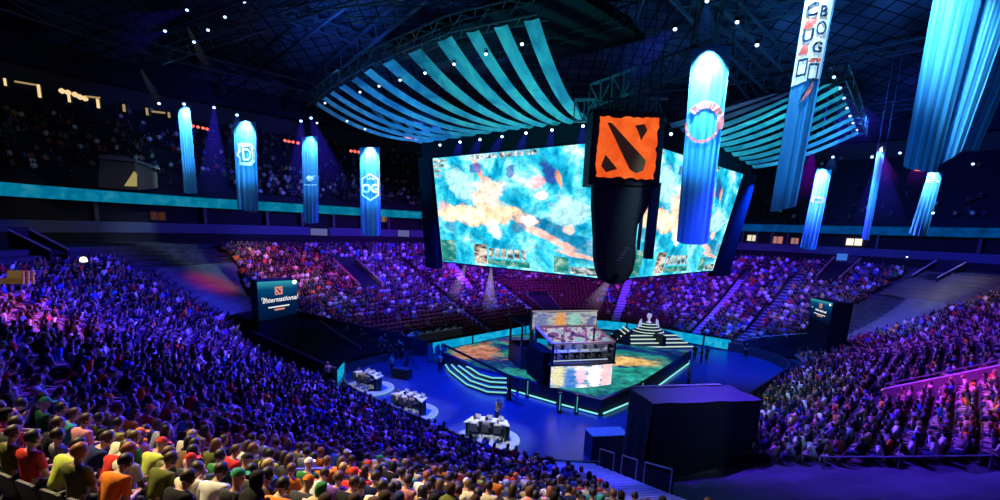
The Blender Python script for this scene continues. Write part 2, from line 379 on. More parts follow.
# cyan led boards on the far floor edge
BLU = led('board_cyan', [(.3, (.0, .22, .48)), (.5, (.0, .38, .68)), (.8, (.06, .58, .85))], scale=5, es=.95)
pts = [(432, 357), (491, 344), (524, 336)]
segs = [(2.22, 2.44), (2.45, 2.8), (2.81, 3.1), (3.12, 3.5), (3.52, 3.9), (3.92, 4.3), (4.32, 4.75), (4.77, 5.02)]
nm = ['nearest the caster desks', 'left of the booth, in the middle', 'left of the booth, far end', 'hidden by the booth', 'just right of the booth', 'behind the trophy steps', 'right of the trophy steps', 'at the right corner']
for i, (a, b) in enumerate(segs):
    t = thing('led_board', 'low cyan led board on the far floor edge, %s' % nm[i], 'led board', rimw((a + b) / 2, .1, 0), 0, 'cyan led boards round the floor')
    ss = srange(a, b, 0, .7); mb = MB(); n = len(ss) - 1
    for j, (p, q) in enumerate(zip(ss, ss[1:])): mb.quad(rimw(p, 0, .15), rimw(q, 0, .15), rimw(q, 0, 1.3), rimw(p, 0, 1.3), uv=[(i + j / n, 0), (i + (j + 1) / n, 0), (i + (j + 1) / n, .2), (i + j / n, .2)])
    obj('display', mb, BLU, t); mb = MB()
    for p, q in zip(ss, ss[1:]): mb.quad(rimw(p, 0, 1.3), rimw(q, 0, 1.3), rimw(q, .25, 1.33), rimw(p, .25, 1.33)); mb.quad(rimw(p, .02, 0), rimw(q, .02, 0), rimw(q, .02, .15), rimw(p, .02, .15)); mb.quad(rimw(p, .25, 0), rimw(q, .25, 0), rimw(q, .25, 1.33), rimw(p, .25, 1.33))
    obj('casing', mb, BLACK, t)
# loose corner board at the left end of the near barrier
A = at_z(337, 384, 0); B = at_z(346, 372, 0)
t = thing('led_board', 'small upright cyan led board at the left end of the black barrier', 'led board', (A + B) / 2); d = (B - A)
mb = MB(); mb.quad(A, B, B + Vector((0, 0, 1.1)), A + Vector((0, 0, 1.1)), uv=[(0, 0), (1, 0), (1, 1), (0, 1)]); obj('display', mb, BLU, t)
n = Vector((-d.y, d.x, 0)).normalized(); mb = MB(); mb.box((A + B) / 2 + n * .12 + Vector((0, 0, .55)), (d.length, .2, 1.1), atan2(d.y, d.x)); obj('casing', mb, BLACK, t)

# tunnels in the two corners: dark walls
TW = mat('tunnel_wall', (.016, .018, .028), .8)
def wall_between(name, label, a, b, z0, z1, th=.3, m=TW, cat='wall'):
    mb = MB(); a = Vector(a); b = Vector(b); d = (b - a); n = Vector((-d.y, d.x, 0)).normalized() * th / 2
    zz0 = z0 if isinstance(z0, tuple) else (z0, z0); zz1 = z1 if isinstance(z1, tuple) else (z1, z1)
    V = lambda p, z: Vector((p.x, p.y, z))
    mb.hexa([V(a - n, zz0[0]), V(b - n, zz0[1]), V(b + n, zz0[1]), V(a + n, zz0[0]), V(a - n, zz1[0]), V(b - n, zz1[1]), V(b + n, zz1[1]), V(a + n, zz1[0])])
    o = obj(name, mb, m); tag(o, label, cat); return o
wall_between('tunnel_wall', 'dark sloping side wall of the left tunnel beside the end stand', rimw(2.2, .25, 0), rimw(1.74, 12, 0), 0, (1.5, hz(12) + .9))
wall_between('tunnel_wall', 'dark sloping tunnel wall behind the left crowd', rimw(1.30, .6, 0), rimw(1.57, 11.5, 0), 0, (1.9, hz(11.5) + .5))
wall_between('tunnel_wall', 'dark sloping tunnel wall in front of the right information screen', rimw(5.12, .2, 0), rimw(5.5, 6.5, 0), 0, (1.5, hz(6.5) + 1.0))
# handrails on those walls
def rail(label, pts, posts=True, h=.9, r=.035, m=RAIL, name='handrail'):
    t = thing(name, label, 'handrail', pts[0]); mb = MB(); mb.tube([Vector(p) + Vector((0, 0, h)) for p in pts], r, 6); obj('rail', mb, m, t)
    if posts:
        for p in pts:
            mb = MB(); mb.tube([Vector(p), Vector(p) + Vector((0, 0, h))], r * .8, 6); obj('post', mb, m, t)
    return t

# tarpaulins over blocked-off seats
def tarp(name, label, s0, s1, D0, D1, m, h=.55, fold=.12, ns=26, nd=26, seed=1, soft=1.0):
    P = []
    for i in range(nd + 1):
        D = D0 + (D1 - D0) * i / nd; row = []
        for j in range(ns + 1):
            f0 = s0[0] + (s0[1] - s0[0]) * i / nd; f1 = s1[0] + (s1[1] - s1[0]) * i / nd
            s = f0 + (f1 - f0) * j / ns
            z = hz(D) + h + fold * (sin(D * 7.66) * .7 + (sin(j * 1.3 + i * .37 + seed) * .5 + sin(i * .9 - j * .6) * .4) * soft)
            if i in (0, nd) or j in (0, ns): z -= .35
            row.append(rimw(s, D, z))
        P.append(row)
    mb = MB(); mb.grid(P); o = obj(name, mb, m, None, True); tag(o, label, 'tarpaulin'); return o
tarp('added_dark_sheet', 'added black sheet darkening the tunnel mouth between the left crowd and the end stand', (1.34, 1.60), (2.16, 1.73), .9, 11.2, mat('dark_sheet_black', (.006, .006, .008), .9), h=.75, fold=.06, ns=18, nd=20, seed=8)  # sheet added to darken the stepped rows at the tunnel mouth
tarp('added_dark_sheet', 'added black sheet darkening the tunnel mouth beside the right information screen', (5.14, 5.3), (5.56, 5.56), .9, 6.4, mat('dark_sheet_black', (.006, .006, .008), .9), h=.7, fold=.06, ns=14, nd=14, seed=9)
TARP = mat('tarp_cloth', (.1, .1, .11), .65, var=.25, scale=.5)
tarp('tarpaulin', 'grey tarpaulin over blocked seats left of the end stand, lit red and blue', (1.60, 1.64), (1.74, 1.86), 11.5, 19.2, TARP, fold=.16, ns=18, nd=46, seed=2, soft=.12)
tarp('tarpaulin', 'blue lit tarpaulin over blocked seats behind the right stand', (5.50, 5.40), (5.58, 5.53), 6.5, 16.8, TARP, fold=.16, ns=14, nd=50, seed=3, soft=.12)
tarp('tarpaulin', 'brownish tarpaulin over the top seats at far right', (5.31, 5.33), (5.66, 5.64), 17.2, 22.5, mat('tarp_brown', (.09, .08, .065), .8), ns=22, seed=5)
tarp('tarpaulin', 'dark blue tarpaulin with soft folds over the corner seats at lower right', (7.17, 7.11), (7.42, 7.46), 6.4, 22.5, mat('tarp_dark', (.045, .045, .055), .7, var=.5, scale=.25), h=.7, fold=.13, ns=30, nd=34, seed=4)

# ================================================================== HANGING SCREENS
ZT, ZB = 18.8, 9.9
UL, VR = 30.3, 16.7
SCR = led('game_screen', [(.28, (.0, .07, .17)), (.37, (.0, .2, .38)), (.45, (.01, .38, .58)), (.53, (.08, .6, .75)), (.61, (.45, .82, .88)), (.7, (.85, .95, .95))], scale=3.0, es=1.5, detail=10, dist=.5, hf=.34, hfs=13, asp=1.8, rough=.64,
  blobs=[(.2, .72, .09, .2, (.45, .78, .86), .8, .5), (.84, .5, .13, .13, (.5, .82, .88), .75), (.06, .5, .07, .1, (.8, .45, .45), .85), (.72, .36, .3, .07, (.0, .13, .3), .85, -.55), (.93, .2, .12, .12, (.0, .16, .32), .7), (.36, .62, .12, .2, (.95, .68, .5), .85), (.3, .47, .33, .1, (1, .62, .36), .92), (.22, .47, .2, .07, (1, .86, .55), .95), (.72, .3, .26, .035, (.95, .45, .36), .9, -.6), (.62, .43, .05, .05, (.95, .85, .8), .9), (.9, .16, .12, .02, (.95, .45, .36), .9, -.25),
         (.66, .74, .06, .06, (.85, .45, .5), .85), (.74, .8, .04, .13, (.02, .06, .3), .9, .3), (.79, .74, .02, .08, (.9, .3, .12), .85, .2), (.32, .86, .025, .12, (.9, .35, .25), .85, .3), (.3, .88, .05, .05, (.02, .1, .42), .8), (.52, .84, .03, .06, (.03, .08, .35), .8), (.4, .35, .05, .09, (.9, .95, .95), .85, .2), (.55, .36, .05, .05, (.05, .2, .35), .8), (.69, .63, .04, .04, (.9, .8, .75), .8), (.1, .35, .06, .05, (.05, .2, .38), .7), (.84, .36, .03, .04, (.85, .5, .4), .8)])
HUD = led('hud_tiles', [(.36, (.03, .06, .08)), (.5, (.4, .5, .5)), (.62, (1, .98, .9))], scale=11, es=1.0)
MINI = led('minimap', [(.3, (.0, .12, .1)), (.5, (.03, .35, .3)), (.7, (.5, .75, .6))], scale=8, es=.9)
HUDR = led('hud_red', [(.36, (.04, .06, .08)), (.5, (.55, .4, .3)), (.62, (1, .9, .75))], scale=10, es=1.0)
def hang_screen(label, A, B, lean, side):
    """A = left top corner, B = right top corner as seen from outside; faces outward"""
    A = Vector(A); B = Vector(B); X = (B - A).normalized(); out = Vector((X.y, -X.x, 0)); dn = Vector((0, 0, ZB - ZT)) - out * lean
    t = thing('led_screen', label, 'screen', (A + B) / 2 + dn)
    Lw = (B - A).length; sh0, sh1 = side
    P = lambda u, v, o=0.0: A + X * (Lw * u + (1 - v) * (sh0 * (1 - u) + sh1 * u)) + dn * (1 - v) + out * o
    mb = MB(); n = 16; mb.grid([[P(j / n, i / n) for j in range(n + 1)] for i in range(n + 1)]); obj('display', mb, SCR, t)
    def tile(u0, v0, u1, v1, m, o=.03, name='hud_panel'):
        mb = MB(); mb.quad(P(u0, v0, o), P(u1, v0, o), P(u1, v1, o), P(u0, v1, o), uv=[(u0 * 2, v0 * 2), (u1 * 2, v0 * 2), (u1 * 2, v1 * 2), (u0 * 2, v1 * 2)]); obj(name, mb, m, t)
    for k in range(5):
        tile(.27 + k * .036, .955, .298 + k * .036, .995, HUD, name='hud_portrait'); tile(.5 + k * .036, .955, .528 + k * .036, .995, HUD, name='hud_portrait')
    tile(.46, .955, .49, .995, HUDR, name='hud_clock')
    for k in range(4): tile(.005, .955 - k * .045, .1 - .018 * k, .985 - k * .045, HUD, name='hud_bar')
    tile(.005, .01, .115, .22, MINI, name='minimap')
    tile(.255, .02, .345, .2, HUDR, name='hud_hero')
    tile(.35, .02, .62, .07, MINI, name='hud_bar')
    for k in range(6): tile(.36 + k * .042, .085, .392 + k * .042, .17, HUD if k % 2 else HUDR, name='hud_button')
    tile(.76, .01, .84, .14, MINI, name='hud_button'); tile(.85, .01, .985, .07, HUD, name='hud_bar')
    mb = MB()
    q = [(-.012, 1.01), (1.012, 1.01), (1.012, -.012), (-.012, -.012)]
    mb.poly([P(u, v, -.02) for u, v in reversed(q)]); mb.poly([P(u, v, -.5) for u, v in q])
    for i in range(4): a, b = q[i], q[(i + 1) % 4]; mb.quad(P(*a, -.02), P(*b, -.02), P(*b, -.5), P(*a, -.5))
    obj('cabinet', mb, BLACK, t)
    return t
hang_screen('large hanging led screen left of the orange logo sign, showing a teal game map', W(UL, 36.0, ZT), W(UL, 18.7, ZT), .55, (.9, .05))
hang_screen('large hanging led screen right of the orange logo sign, partly behind the ring banner', W(33.0, VR, ZT), W(51.5, VR, ZT), .9, (-.6, -2.3))
hang_screen('back side of the hanging screen cube facing the end stand', W(50.5, 36, ZT), W(32, 36, ZT), .5, (.6, -.6))
hang_screen('back side of the hanging screen cube facing the far stand', W(51.8, 17.5, ZT), W(51.8, 35, ZT), .5, (.6, -.6))
# header box and its dark wings
HDR = mat('header_black', (.008, .009, .016), .7)
def slab(name, label, pts, cat, m=HDR):
    mb = MB(); mb.hexa(pts); o = obj(name, mb, m); tag(o, label, cat); return o
def header(label, a, b, z0, z1, th=1.0):
    a = Vector(a); b = Vector(b); t = thing('screen_header', label, 'header beam', (a + b) / 2 + Vector((0, 0, z0)))
    d = (b - a).normalized(); mb = MB(); mb.box((a + b) / 2 + Vector((0, 0, (z0 + z1) / 2)), ((b - a).length, th, z1 - z0), atan2(d.y, d.x)); obj('casing', mb, HDR, t)
    mb = MB(); n = Vector((d.y, -d.x, 0))
    mb.bar(a + n * (th / 2 + .1) + Vector((0, 0, z1 - .3)), b + n * (th / 2 + .1) + Vector((0, 0, z1 - .3)), .12); obj('light_bar', mb, STEEL, t)
header('black header beam with spotlights above the left hanging screen', W(UL + .6, 37.6), W(UL + .6, 17.5), 18.95, 20.9)
header('black header beam above the right hanging screen', W(31, VR + .6), W(53.5, VR + .6), 18.95, 20.9)
header('black header beam at the back left of the screen cube', W(53.2, 36.8), W(30.6, 36.8), 18.95, 20.9)
header('black header beam at the far back of the screen cube', W(52.4, 16.5), W(52.4, 37.4), 18.95, 20.9)
# dark side wings
slab('side_wing', 'black panel hanging at the left edge of the screen cube', [W(UL + .3, 35.6, 9.2), W(UL + .3, 37.2, 9.2), W(UL + .9, 37.2, 9.2), W(UL + .9, 35.6, 9.2), W(UL + .1, 36.4, 19), W(UL + .1, 38.2, 19), W(UL + .9, 38.2, 19), W(UL + .9, 36.4, 19)], 'panel')
slab('side_wing', 'black leaning panel at the right edge of the right screen', [W(49.6, VR + 1.0, 9.3), W(52.4, VR + .4, 9.3), W(52.4, VR + 1.2, 9.3), W(49.6, VR + 1.5, 9.3), W(51.9, VR + .1, 19), W(54.6, VR - .3, 19), W(54.6, VR + .8, 19), W(51.9, VR + .6, 19)], 'panel')

# orange logo sign at the near corner of the cube
DPT = 30.5
def fq(px, py, Y=DPT): return at_y(px, py, Y)
TLp, TRp, BLp, BRp = fq(602, 115), fq(660.5, 120), fq(593.5, 176.5), fq(652.5, 180)
sx = ((TRp - TLp) + (BRp - BLp)) * .5; sy = ((TLp - BLp) + (TRp - BRp)) * .5
ctr = (TLp + TRp + BLp + BRp) / 4; SX = Vector((sx.x, sx.y, 0)).normalized(); SW = sx.length; SH = sy.length
SN = Vector((SX.y, -SX.x, 0)); SY = Vector((0, 0, 1))
t = thing('logo_sign', 'orange square game logo sign on a black box at the corner of the screen cube', 'sign', ctr - SY * (SH / 2 + .3))
def sg(x, y, o=0.0): return ctr + SX * (x * SW / 2) + SY * (y * SH / 2) + SN * o
mb = MB(); mb.box(ctr - SN * 1.25, (SW + .75, 2.3, SH + .75), ax=(SX, SN, SY)); obj('box', mb, HDR, t)
mb = MB(); r2 = random.Random(3); edge = []
for k in range(4):
    for i in range(14):
        f = -1 + 2 * i / 14; j = 1 + r2.uniform(-.05, .035)
        edge.append([(f, -j), (j, f), (-f, j), (-j, -f)][k])
c0 = [(0, 0)]
i0 = len(mb.v); mb.v.append(tuple(sg(0, 0, .02))); mb.v += [tuple(sg(x, y, .02)) for x, y in edge]; ne = len(edge)
for i in range(ne): mb.f.append((i0, i0 + 1 + i, i0 + 1 + (i + 1) % ne)); mb.uv[len(mb.f) - 1] = [(.5, .5)] + [(.5 + edge[q % ne][0] / 2, .5 + edge[q % ne][1] / 2) for q in (i, i + 1)]
ORG = led('sign_orange', [(.3, (.75, .07, .012)), (.55, (.95, .13, .02)), (.75, (1, .2, .04))], scale=3, es=1.0, detail=5)
plab(obj('logo_field', mb, ORG, t), 'orange square with ragged edges')
INK = mat('sign_ink', (.06, .04, .025), .8, emit=(.3, .12, .05), es=.06)
for pts in ([(-.74, .80), (-.60, .80), (.66, -.38), (.60, -.72), (.36, -.82), (.14, -.70)], [(.20, .74), (.52, .80), (.62, .60), (.44, .26), (.34, .50)], [(-.72, -.24), (-.28, -.70), (-.66, -.82), (-.84, -.62)]):
    mb = MB(); mb.poly([sg(x, y, .06) for x, y in pts]); obj('logo_mark', mb, INK, t)
# black tapering speaker drape below it
t = thing('speaker_array', 'black draped speaker column hanging below the orange sign', 'speaker', fq(612, 281))
prof = [(592, 186, 651), (592, 205, 647), (593, 222, 637), (594, 238, 635), (594, 255, 635), (596, 268, 632), (599, 277, 627), (606, 281, 618)]
mb = MB(); P = []
for (xl, y, xr) in prof:
    a = fq(xl, y + 2, DPT + .9); b = fq(xr, y + 2, DPT + .9); row = []
    c = (a + b) / 2; hw = (b - a).length / 2
    for j in range(20):
        an = 2 * pi * j / 20; ca, sa = cos(an), sin(an); e = .5
        row.append(c + SX * (hw * abs(ca) ** e * (1 if ca > 0 else -1)) - SN * .2 + SN * (.95 * abs(sa) ** e * (1 if sa > 0 else -1)))
    row.append(row[0]); P.append(row)
mb.grid(list(reversed(P)), uv=False); mb.poly([p for p in P[-1][:-1]]); mb.poly(list(reversed(P[0][:-1]))); obj('drape', mb, DARK, t)
for i in range(6):
    mb = MB(); a = fq(621 - i * 1.6 + 6, 262 + i * 2.4 - 14, DPT - .6); mb.box(a, (.28, .1, .05), ax=(SX, SN, SY)); obj('rigging_bracket', mb, RAIL, t)
t = thing('speaker_array', 'thin black line array strip hanging in front of the right screen', 'speaker', fq(650, 258, 31.5))
mb = MB()
for i in range(9):
    a = fq(656 - i * .9, 183 + i * 8.4, 31.5); b = fq(655.0 - i * .9, 191.6 + i * 8.4, 31.5); mb.bar(a, b, .5, .5)
obj('cabinet', mb, BLACK, t); mb = MB(); mb.bar(fq(644.5, 188, 31.8), fq(638, 250, 31.8), .12, .2); obj('cable', mb, mat('pink_steel', (.3, .2, .2), .5), t)
# rigging above the sign
t = thing('rigging_truss', 'dark rigging truss with cables above the orange sign', 'truss', fq(620, 105, 32))
mb = MB(); lattice(mb, fq(575, 100, 33), fq(668, 98, 31), 1.2, n=9); lattice(mb, fq(590, 85, 35), fq(712, 40, 33), 1.4, n=10); obj('frame', mb, mat('rig_steel', (.14, .2, .26), .4, .4), t)
for k in range(7):
    mb = MB(); a = fq(598 + k * 10, 112, 31); mb.bar(a, a + Vector((0, 0, 14)), .05); obj('cable', mb, BLACK, t)

# trusses carrying the drapes
RIG = mat('rig_black', (.05, .065, .085), .45, .4)
def box_truss(label, pts, w=.8, name='lighting_truss'):
    t = thing(name, label, 'truss', pts[0]); mb = MB(); mw = MB()
    for a, b in zip(pts, pts[1:]):
        a = Vector(a); b = Vector(b); d = (b - a); n = Vector((-d.y, d.x, 0)).normalized() * w / 2; zz = Vector((0, 0, w / 2))
        for o in (n + zz, n - zz, -n + zz, -n - zz): mb.bar(a + o, b + o, .09)
        k = max(2, int(d.length / w)); cs = [n + zz, n - zz, -n - zz, -n + zz]
        for i in range(k):
            p = a.lerp(b, i / k); q = a.lerp(b, (i + 1) / k)
            for j in range(4): mw.bar(p + cs[j], q + cs[(j + 1) % 4] if i % 2 else q + cs[j - 1], .05)
    obj('chord', mb, RIG, t); obj('web', mw, RIG, t)
    return t
TL_ = [W(23.9, 19.3, 24.9), W(23.6, 26, 25.3), W(24.2, 36, 25.2), W(25.6, 44, 25.0), W(27.2, 51, 24.8)]
TR_ = [at_y(772, 84, 29), at_y(838, 73, 36), at_y(851, 103, 44), at_y(861, 131, 51)]
box_truss('long black lighting truss above the left fan of drapes', TL_, 1.0)
box_truss('black lighting truss above the right fan of drapes', TR_, 1.0)
for i, (a, b, l) in enumerate(((W(19, 40, 28.5), W(27, 16, 28.0), 'dark truss high above the left fan, in front'), (W(26, 42, 30.5), W(40, 24, 30.5), 'dark truss behind the left fan near the roof'), (W(30, 12, 27), W(46, 20, 29), 'dark truss high above the orange sign'), (W(30, 2, 27.5), W(52, 4, 28), 'dark truss behind the tall banner'), (W(14, 52, 26), W(20, 32, 28), 'dark truss in the roof at upper left'),
   (W(33, 33, 27.5), W(33, 19, 27.5), 'dark truss right over the left screen'), (W(20, 24, 31), W(34, 14, 31), 'dark truss at the top middle edge of the photo'))):
    box_truss(l, [a, b], 1.3)
# motor and cable clutter box above left fan
slab('rigging_grid', 'large dark rigging platform above the left fan of drapes', [W(27, 20, 27.0), W(27, 38, 27.0), W(37, 38, 27.0), W(37, 20, 27.0), W(28, 21, 28.4), W(28, 37, 28.4), W(36, 37, 28.4), W(36, 21, 28.4)], 'rigging', mat('grid_dark', (.012, .016, .02), .8))

# fans of draped cloth
m, nt, out = nodes('drape_cloth'); tc = N(nt, 'TexCoord'); no = N(nt, 'TexNoise', Scale=.55, Detail=5.0, Distortion=.8); L(nt, tc.outputs['Object'], no.inputs['Vector'])
r = ramp(nt, [(.32, (.1, .28, .42)), (.5, (.22, .5, .6)), (.68, (.5, .75, .72))]); L(nt, no.outputs['Fac'], r.inputs['Fac'])
p = N(nt, 'BsdfPrincipled'); p.inputs['Roughness'].default_value = .6; L(nt, r.outputs['Color'], p.inputs['Base Color']); tr = N(nt, 'BsdfTranslucent'); L(nt, r.outputs['Color'], tr.inputs['Color'])
mx = N(nt, 'MixShader'); mx.inputs[0].default_value = .35; L(nt, p.outputs[0], mx.inputs[1]); L(nt, tr.outputs[0], mx.inputs[2]); L(nt, mx.outputs[0], out.inputs['Surface']); DRAPE = m
def along(pts, f):
    f = max(0, min(.9999, f)) * (len(pts) - 1); i = int(f); return Vector(pts[i]).lerp(Vector(pts[i + 1]), f - i)
def fan(top, bot, n, fill, label, group, fl, sag=1.9, wtop=None):
    for i in range(n):
        a0, a1 = i / n, (i + fl) / n; P = []
        A0 = along(top, a0 + .1 / n); A1 = along(top, a0 + (fl * .82) / n); B0 = along(bot, a0); B1 = along(bot, a1)
        ns = 18
        for j in range(ns + 1):
            q = j / ns; h = 1 - (1 - q) ** sag; row = []
            for k in range(5):
                w = k / 4; p = A0.lerp(A1, w); b = B0.lerp(B1, w); x = p.lerp(b, q); x.z = p.z + (b.z - p.z) * h - .12 * sin(pi * w) * (0.5 + q); row.append(x)
            P.append(row)
        mb = MB(); mb.grid(P); o = obj('fabric_drape', mb, DRAPE, None, True); tag(o, label % ordw(i), 'drape', group)
topL = [p + Vector((0, 0, -.5)) for p in TL_]; botL = [W(UL - .1, 19.9, 20.3), W(UL - .1, 27, 20.4), W(UL - .1, 37.2, 20.3)]
fan(topL, botL, 12, None, 'long teal drape strip in the left fan, %s from its right end', 'teal drape strips of the left fan', .7)
topR = [p + Vector((0, 0, -.5)) for p in TR_]; botR = [W(34.5, VR - .3, 20.4), W(44, VR - .3, 20.3), W(54.5, VR - .3, 19.6)]
fan(topR, botR, 11, None, 'teal drape strip in the right fan, %s from its near end', 'teal drape strips of the right fan', .7, 1.5)
topB = [W(31, 47, 24.6), W(38, 49, 24.6), W(46, 49, 24.6), W(52, 48, 24.6)]; botB = [W(31, 37.2, 20.4), W(38, 37.2, 20.4), W(52, 37.2, 20.4)]
fan(topB, botB, 9, None, 'small teal drape strip seen under the left fan, %s from its left end', 'teal drape strips of the rear fan', .7)
box_truss('black truss above the rear fan of drapes', [p + Vector((0, 0, .5)) for p in topB], .9)

# ================================================================== BANNERS
m, nt, out = nodes('banner_cloth'); p = N(nt, 'BsdfPrincipled'); p.inputs['Roughness'].default_value = .5; p.inputs['Base Color'].default_value = (.05, .3, .6, 1)
tc = N(nt, 'TexCoord'); mp = N(nt, 'Mapping'); mp.inputs['Scale'].default_value = (3, 3, .25); no = N(nt, 'TexNoise', Scale=2.0, Detail=3.0); L(nt, tc.outputs['Object'], mp.inputs['Vector']); L(nt, mp.outputs[0], no.inputs['Vector'])
r = ramp(nt, [(.3, (.03, .26, .6)), (.7, (.1, .42, .75))]); L(nt, no.outputs['Fac'], r.inputs['Fac']); L(nt, r.outputs['Color'], p.inputs['Base Color'])
tr = N(nt, 'BsdfTranslucent', Color=(.05, .35, .7, 1)); mx = N(nt, 'MixShader'); mx.inputs[0].default_value = .2; L(nt, p.outputs[0], mx.inputs[1]); L(nt, tr.outputs[0], mx.inputs[2]); L(nt, mx.outputs[0], out.inputs['Surface']); BAN = m
LOGO = mat('logo_white', (.85, .88, .9), .5, emit=(.5, .8, 1), es=.25); LOGOD = mat('logo_navy', (.02, .05, .12), .6); LOGOR = mat('logo_red', (.75, .1, .08), .6, emit=(1, .25, .2), es=.25); LOGOP = mat('logo_pink', (.45, .14, .16), .6, emit=(1, .35, .36), es=.5)  # printed logos carry a self-glow added for brightness
class Banner:
    def __init__(s, label, tl, tr, bl, br, Y, pleats=5, bulge=.2, hem=.05, group=None, m=BAN, flare=0, name='hanging_banner'):
        s.A, s.B, s.C, s.D = [at_y(*q, Y) for q in (tl, tr, bl, br)]
        s.pl = pleats; s.bu = bulge; s.hem = hem; s.flare = flare
        s.w = ((s.B - s.A).length + (s.D - s.C).length) / 2
        top = (s.A + s.B) / 2; f = Vector((-top.x, -top.y, 0)).normalized(); s.f = f
        s.t = thing(name, label, 'banner', (s.C + s.D) / 2, 0, group)
        mb = MB(); n = 32; k = 24
        mb.grid([[s.P(j / n, i / k) for j in range(n + 1)] for i in range(k + 1)]); obj('cloth', mb, m, s.t, True)
        mb = MB(); mb.tube([s.A + Vector((0, 0, .05)), s.B + Vector((0, 0, .05))], .07, 8); obj('top_rod', mb, STEEL, s.t)
        mb = MB()
        for q in (s.A, s.B): mb.tube([q, q + Vector((0, 0, 9))], .02, 4)
        obj('hanging_wire', mb, BLACK, s.t)
    def P(s, x, y, o=0.0):     # x 0..1 left to right, y 0..1 bottom to top
        a = s.C.lerp(s.A, y); b = s.D.lerp(s.B, y); p = a.lerp(b, x)
        q = 1 - y
        dep = s.bu * s.w * (1 - (2 * x - 1) ** 2) + s.w * .06 * q * sin(x * s.pl * 2 * pi) + s.w * .02 * sin(x * s.pl * 4.7 * pi + 1)
        p = p + s.f * (dep + o)
        p.z -= s.hem * s.w * (1 - y) * (sin(pi * x) * 2 + .3 * sin(x * 9)); return p
    def logo(s, me, cx, cy, sc_, m, name='logo', o=.06):
        bm = bmesh.new(); bm.from_mesh(me); bmesh.ops.triangulate(bm, faces=bm.faces[:])
        for it in range(3):
            lg = [e for e in bm.edges if e.calc_length() > .35]
            if lg: bmesh.ops.subdivide_edges(bm, edges=lg, cuts=1); bmesh.ops.triangulate(bm, faces=bm.faces[:])
        bm.to_mesh(me); bm.free()
        H_ = (s.A - s.C).length
        for v in me.vertices:
            x = cx + v.co.x * sc_ / s.w; y = cy + v.co.y * sc_ / H_; v.co = s.P(x, y, o + v.co.z)
        return obj(name, me, m, s.t)
def ringmesh(r0, r1, n=40, a0=0, a1=2 * pi, sx=1, sy=1):
    mb = MB()
    for i in range(n):
        a = a0 + (a1 - a0) * i / n; b = a0 + (a1 - a0) * (i + 1) / n
        mb.quad((r0 * cos(a) * sx, r0 * sin(a) * sy, 0), (r1 * cos(a) * sx, r1 * sin(a) * sy, 0), (r1 * cos(b) * sx, r1 * sin(b) * sy, 0), (r0 * cos(b) * sx, r0 * sin(b) * sy, 0))
    return mb.mesh('ring')
def outline(pts, w, sub=5):
    mb = MB(); n = len(pts); c = Vector((sum(p[0] for p in pts) / n, sum(p[1] for p in pts) / n))
    for i in range(n):
        a = Vector(pts[i]); b = Vector(pts[(i + 1) % n])
        for j in range(sub):
            p = a.lerp(b, j / sub); q = a.lerp(b, (j + 1) / sub); pi_ = c + (p - c) * (1 - w); qi = c + (q - c) * (1 - w)
            mb.quad((*pi_, 0), (*p, 0), (*q, 0), (*qi, 0))
    return mb.mesh('outline')
def shape(pts):
    mb = MB(); mb.poly([(x, y, 0) for x, y in pts]); return mb.mesh('shape')
b = Banner('narrow blue banner with a white hot spot, leftmost of the far left banners', (177.5, 107), (190, 107), (184, 192), (197.5, 193), 50)
b = Banner('wide blue banner with a white rounded letter emblem, second from the left', (233, 122), (256, 122), (237.5, 208), (258.5, 211), 49, 4)
pts = [(-.62, .9), (.45, .9), (.8, .5), (.8, -.5), (.45, -.9), (-.62, -.9), (-.62, -.35), (-.85, -.1), (-.62, .3)]
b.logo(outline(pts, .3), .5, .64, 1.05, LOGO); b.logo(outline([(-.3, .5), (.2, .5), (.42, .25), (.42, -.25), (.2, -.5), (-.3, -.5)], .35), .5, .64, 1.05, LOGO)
b = Banner('blue banner with a white winged emblem, third of the far left banners', (301.5, 137), (317.5, 137), (303.5, 222), (319, 222), 52, 4)
for pts in ([(-.6, .1), (-.2, .42), (.1, .3), (.75, .42), (.2, .12), (.7, .1), (.1, -.05), (-.3, -.02)], [(-.35, -.02), (.05, -.1), (.5, -.05), (.1, -.22), (-.2, -.3), (-.5, -.12)]): b.logo(shape(pts), .5, .52, .8, LOGO)
b.logo(shape([(-.75, -.05), (.75, -.05), (.75, .05), (-.75, .05)]), .5, .45, .8, LOGO, 'logo_line')
b = Banner('blue banner reading OG inside a white hexagon, rightmost of the far left banners', (359.5, 148), (379.5, 148), (361, 234), (381, 234.5), 52, 4)
hx = [(0, 1.25), (.82, .75), (.82, -.75), (0, -1.25), (-.82, -.75), (-.82, .75)]
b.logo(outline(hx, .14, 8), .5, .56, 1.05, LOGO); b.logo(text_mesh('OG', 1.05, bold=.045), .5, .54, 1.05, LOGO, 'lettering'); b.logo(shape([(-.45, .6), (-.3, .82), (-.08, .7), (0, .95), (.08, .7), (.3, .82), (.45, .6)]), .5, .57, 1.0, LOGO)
b = Banner('big bright blue banner with a pinkish ring, in front of the right screen', (692, 49), (732, 46), (676.5, 241), (708, 243), 27, 6, hem=.04)
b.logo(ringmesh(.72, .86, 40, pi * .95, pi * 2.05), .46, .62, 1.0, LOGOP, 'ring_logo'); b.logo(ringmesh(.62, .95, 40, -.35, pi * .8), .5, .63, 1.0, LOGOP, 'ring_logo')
b = Banner('tall blue banner with dark vertical lettering and red marks, right of the ring banner', (810, -30), (841, -30), (770, 212), (796, 206), 20, 3, bulge=.25, hem=.02)
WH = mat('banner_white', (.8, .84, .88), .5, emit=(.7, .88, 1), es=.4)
b.logo(shape([(-.5, -2.2), (.44, -1.9), (.44, 2.2), (-.5, 2.2)]) if 0 else outline([(-.5, -2.0), (.46, -1.8), (.46, 2.2), (-.5, 2.2)], .999, 16), .5, .78, 1.0, WH, 'white_panel', .04)
cx_ = lambda x: .5 + x / b.w
cy_ = lambda y: .69 + (y - 1) * .15
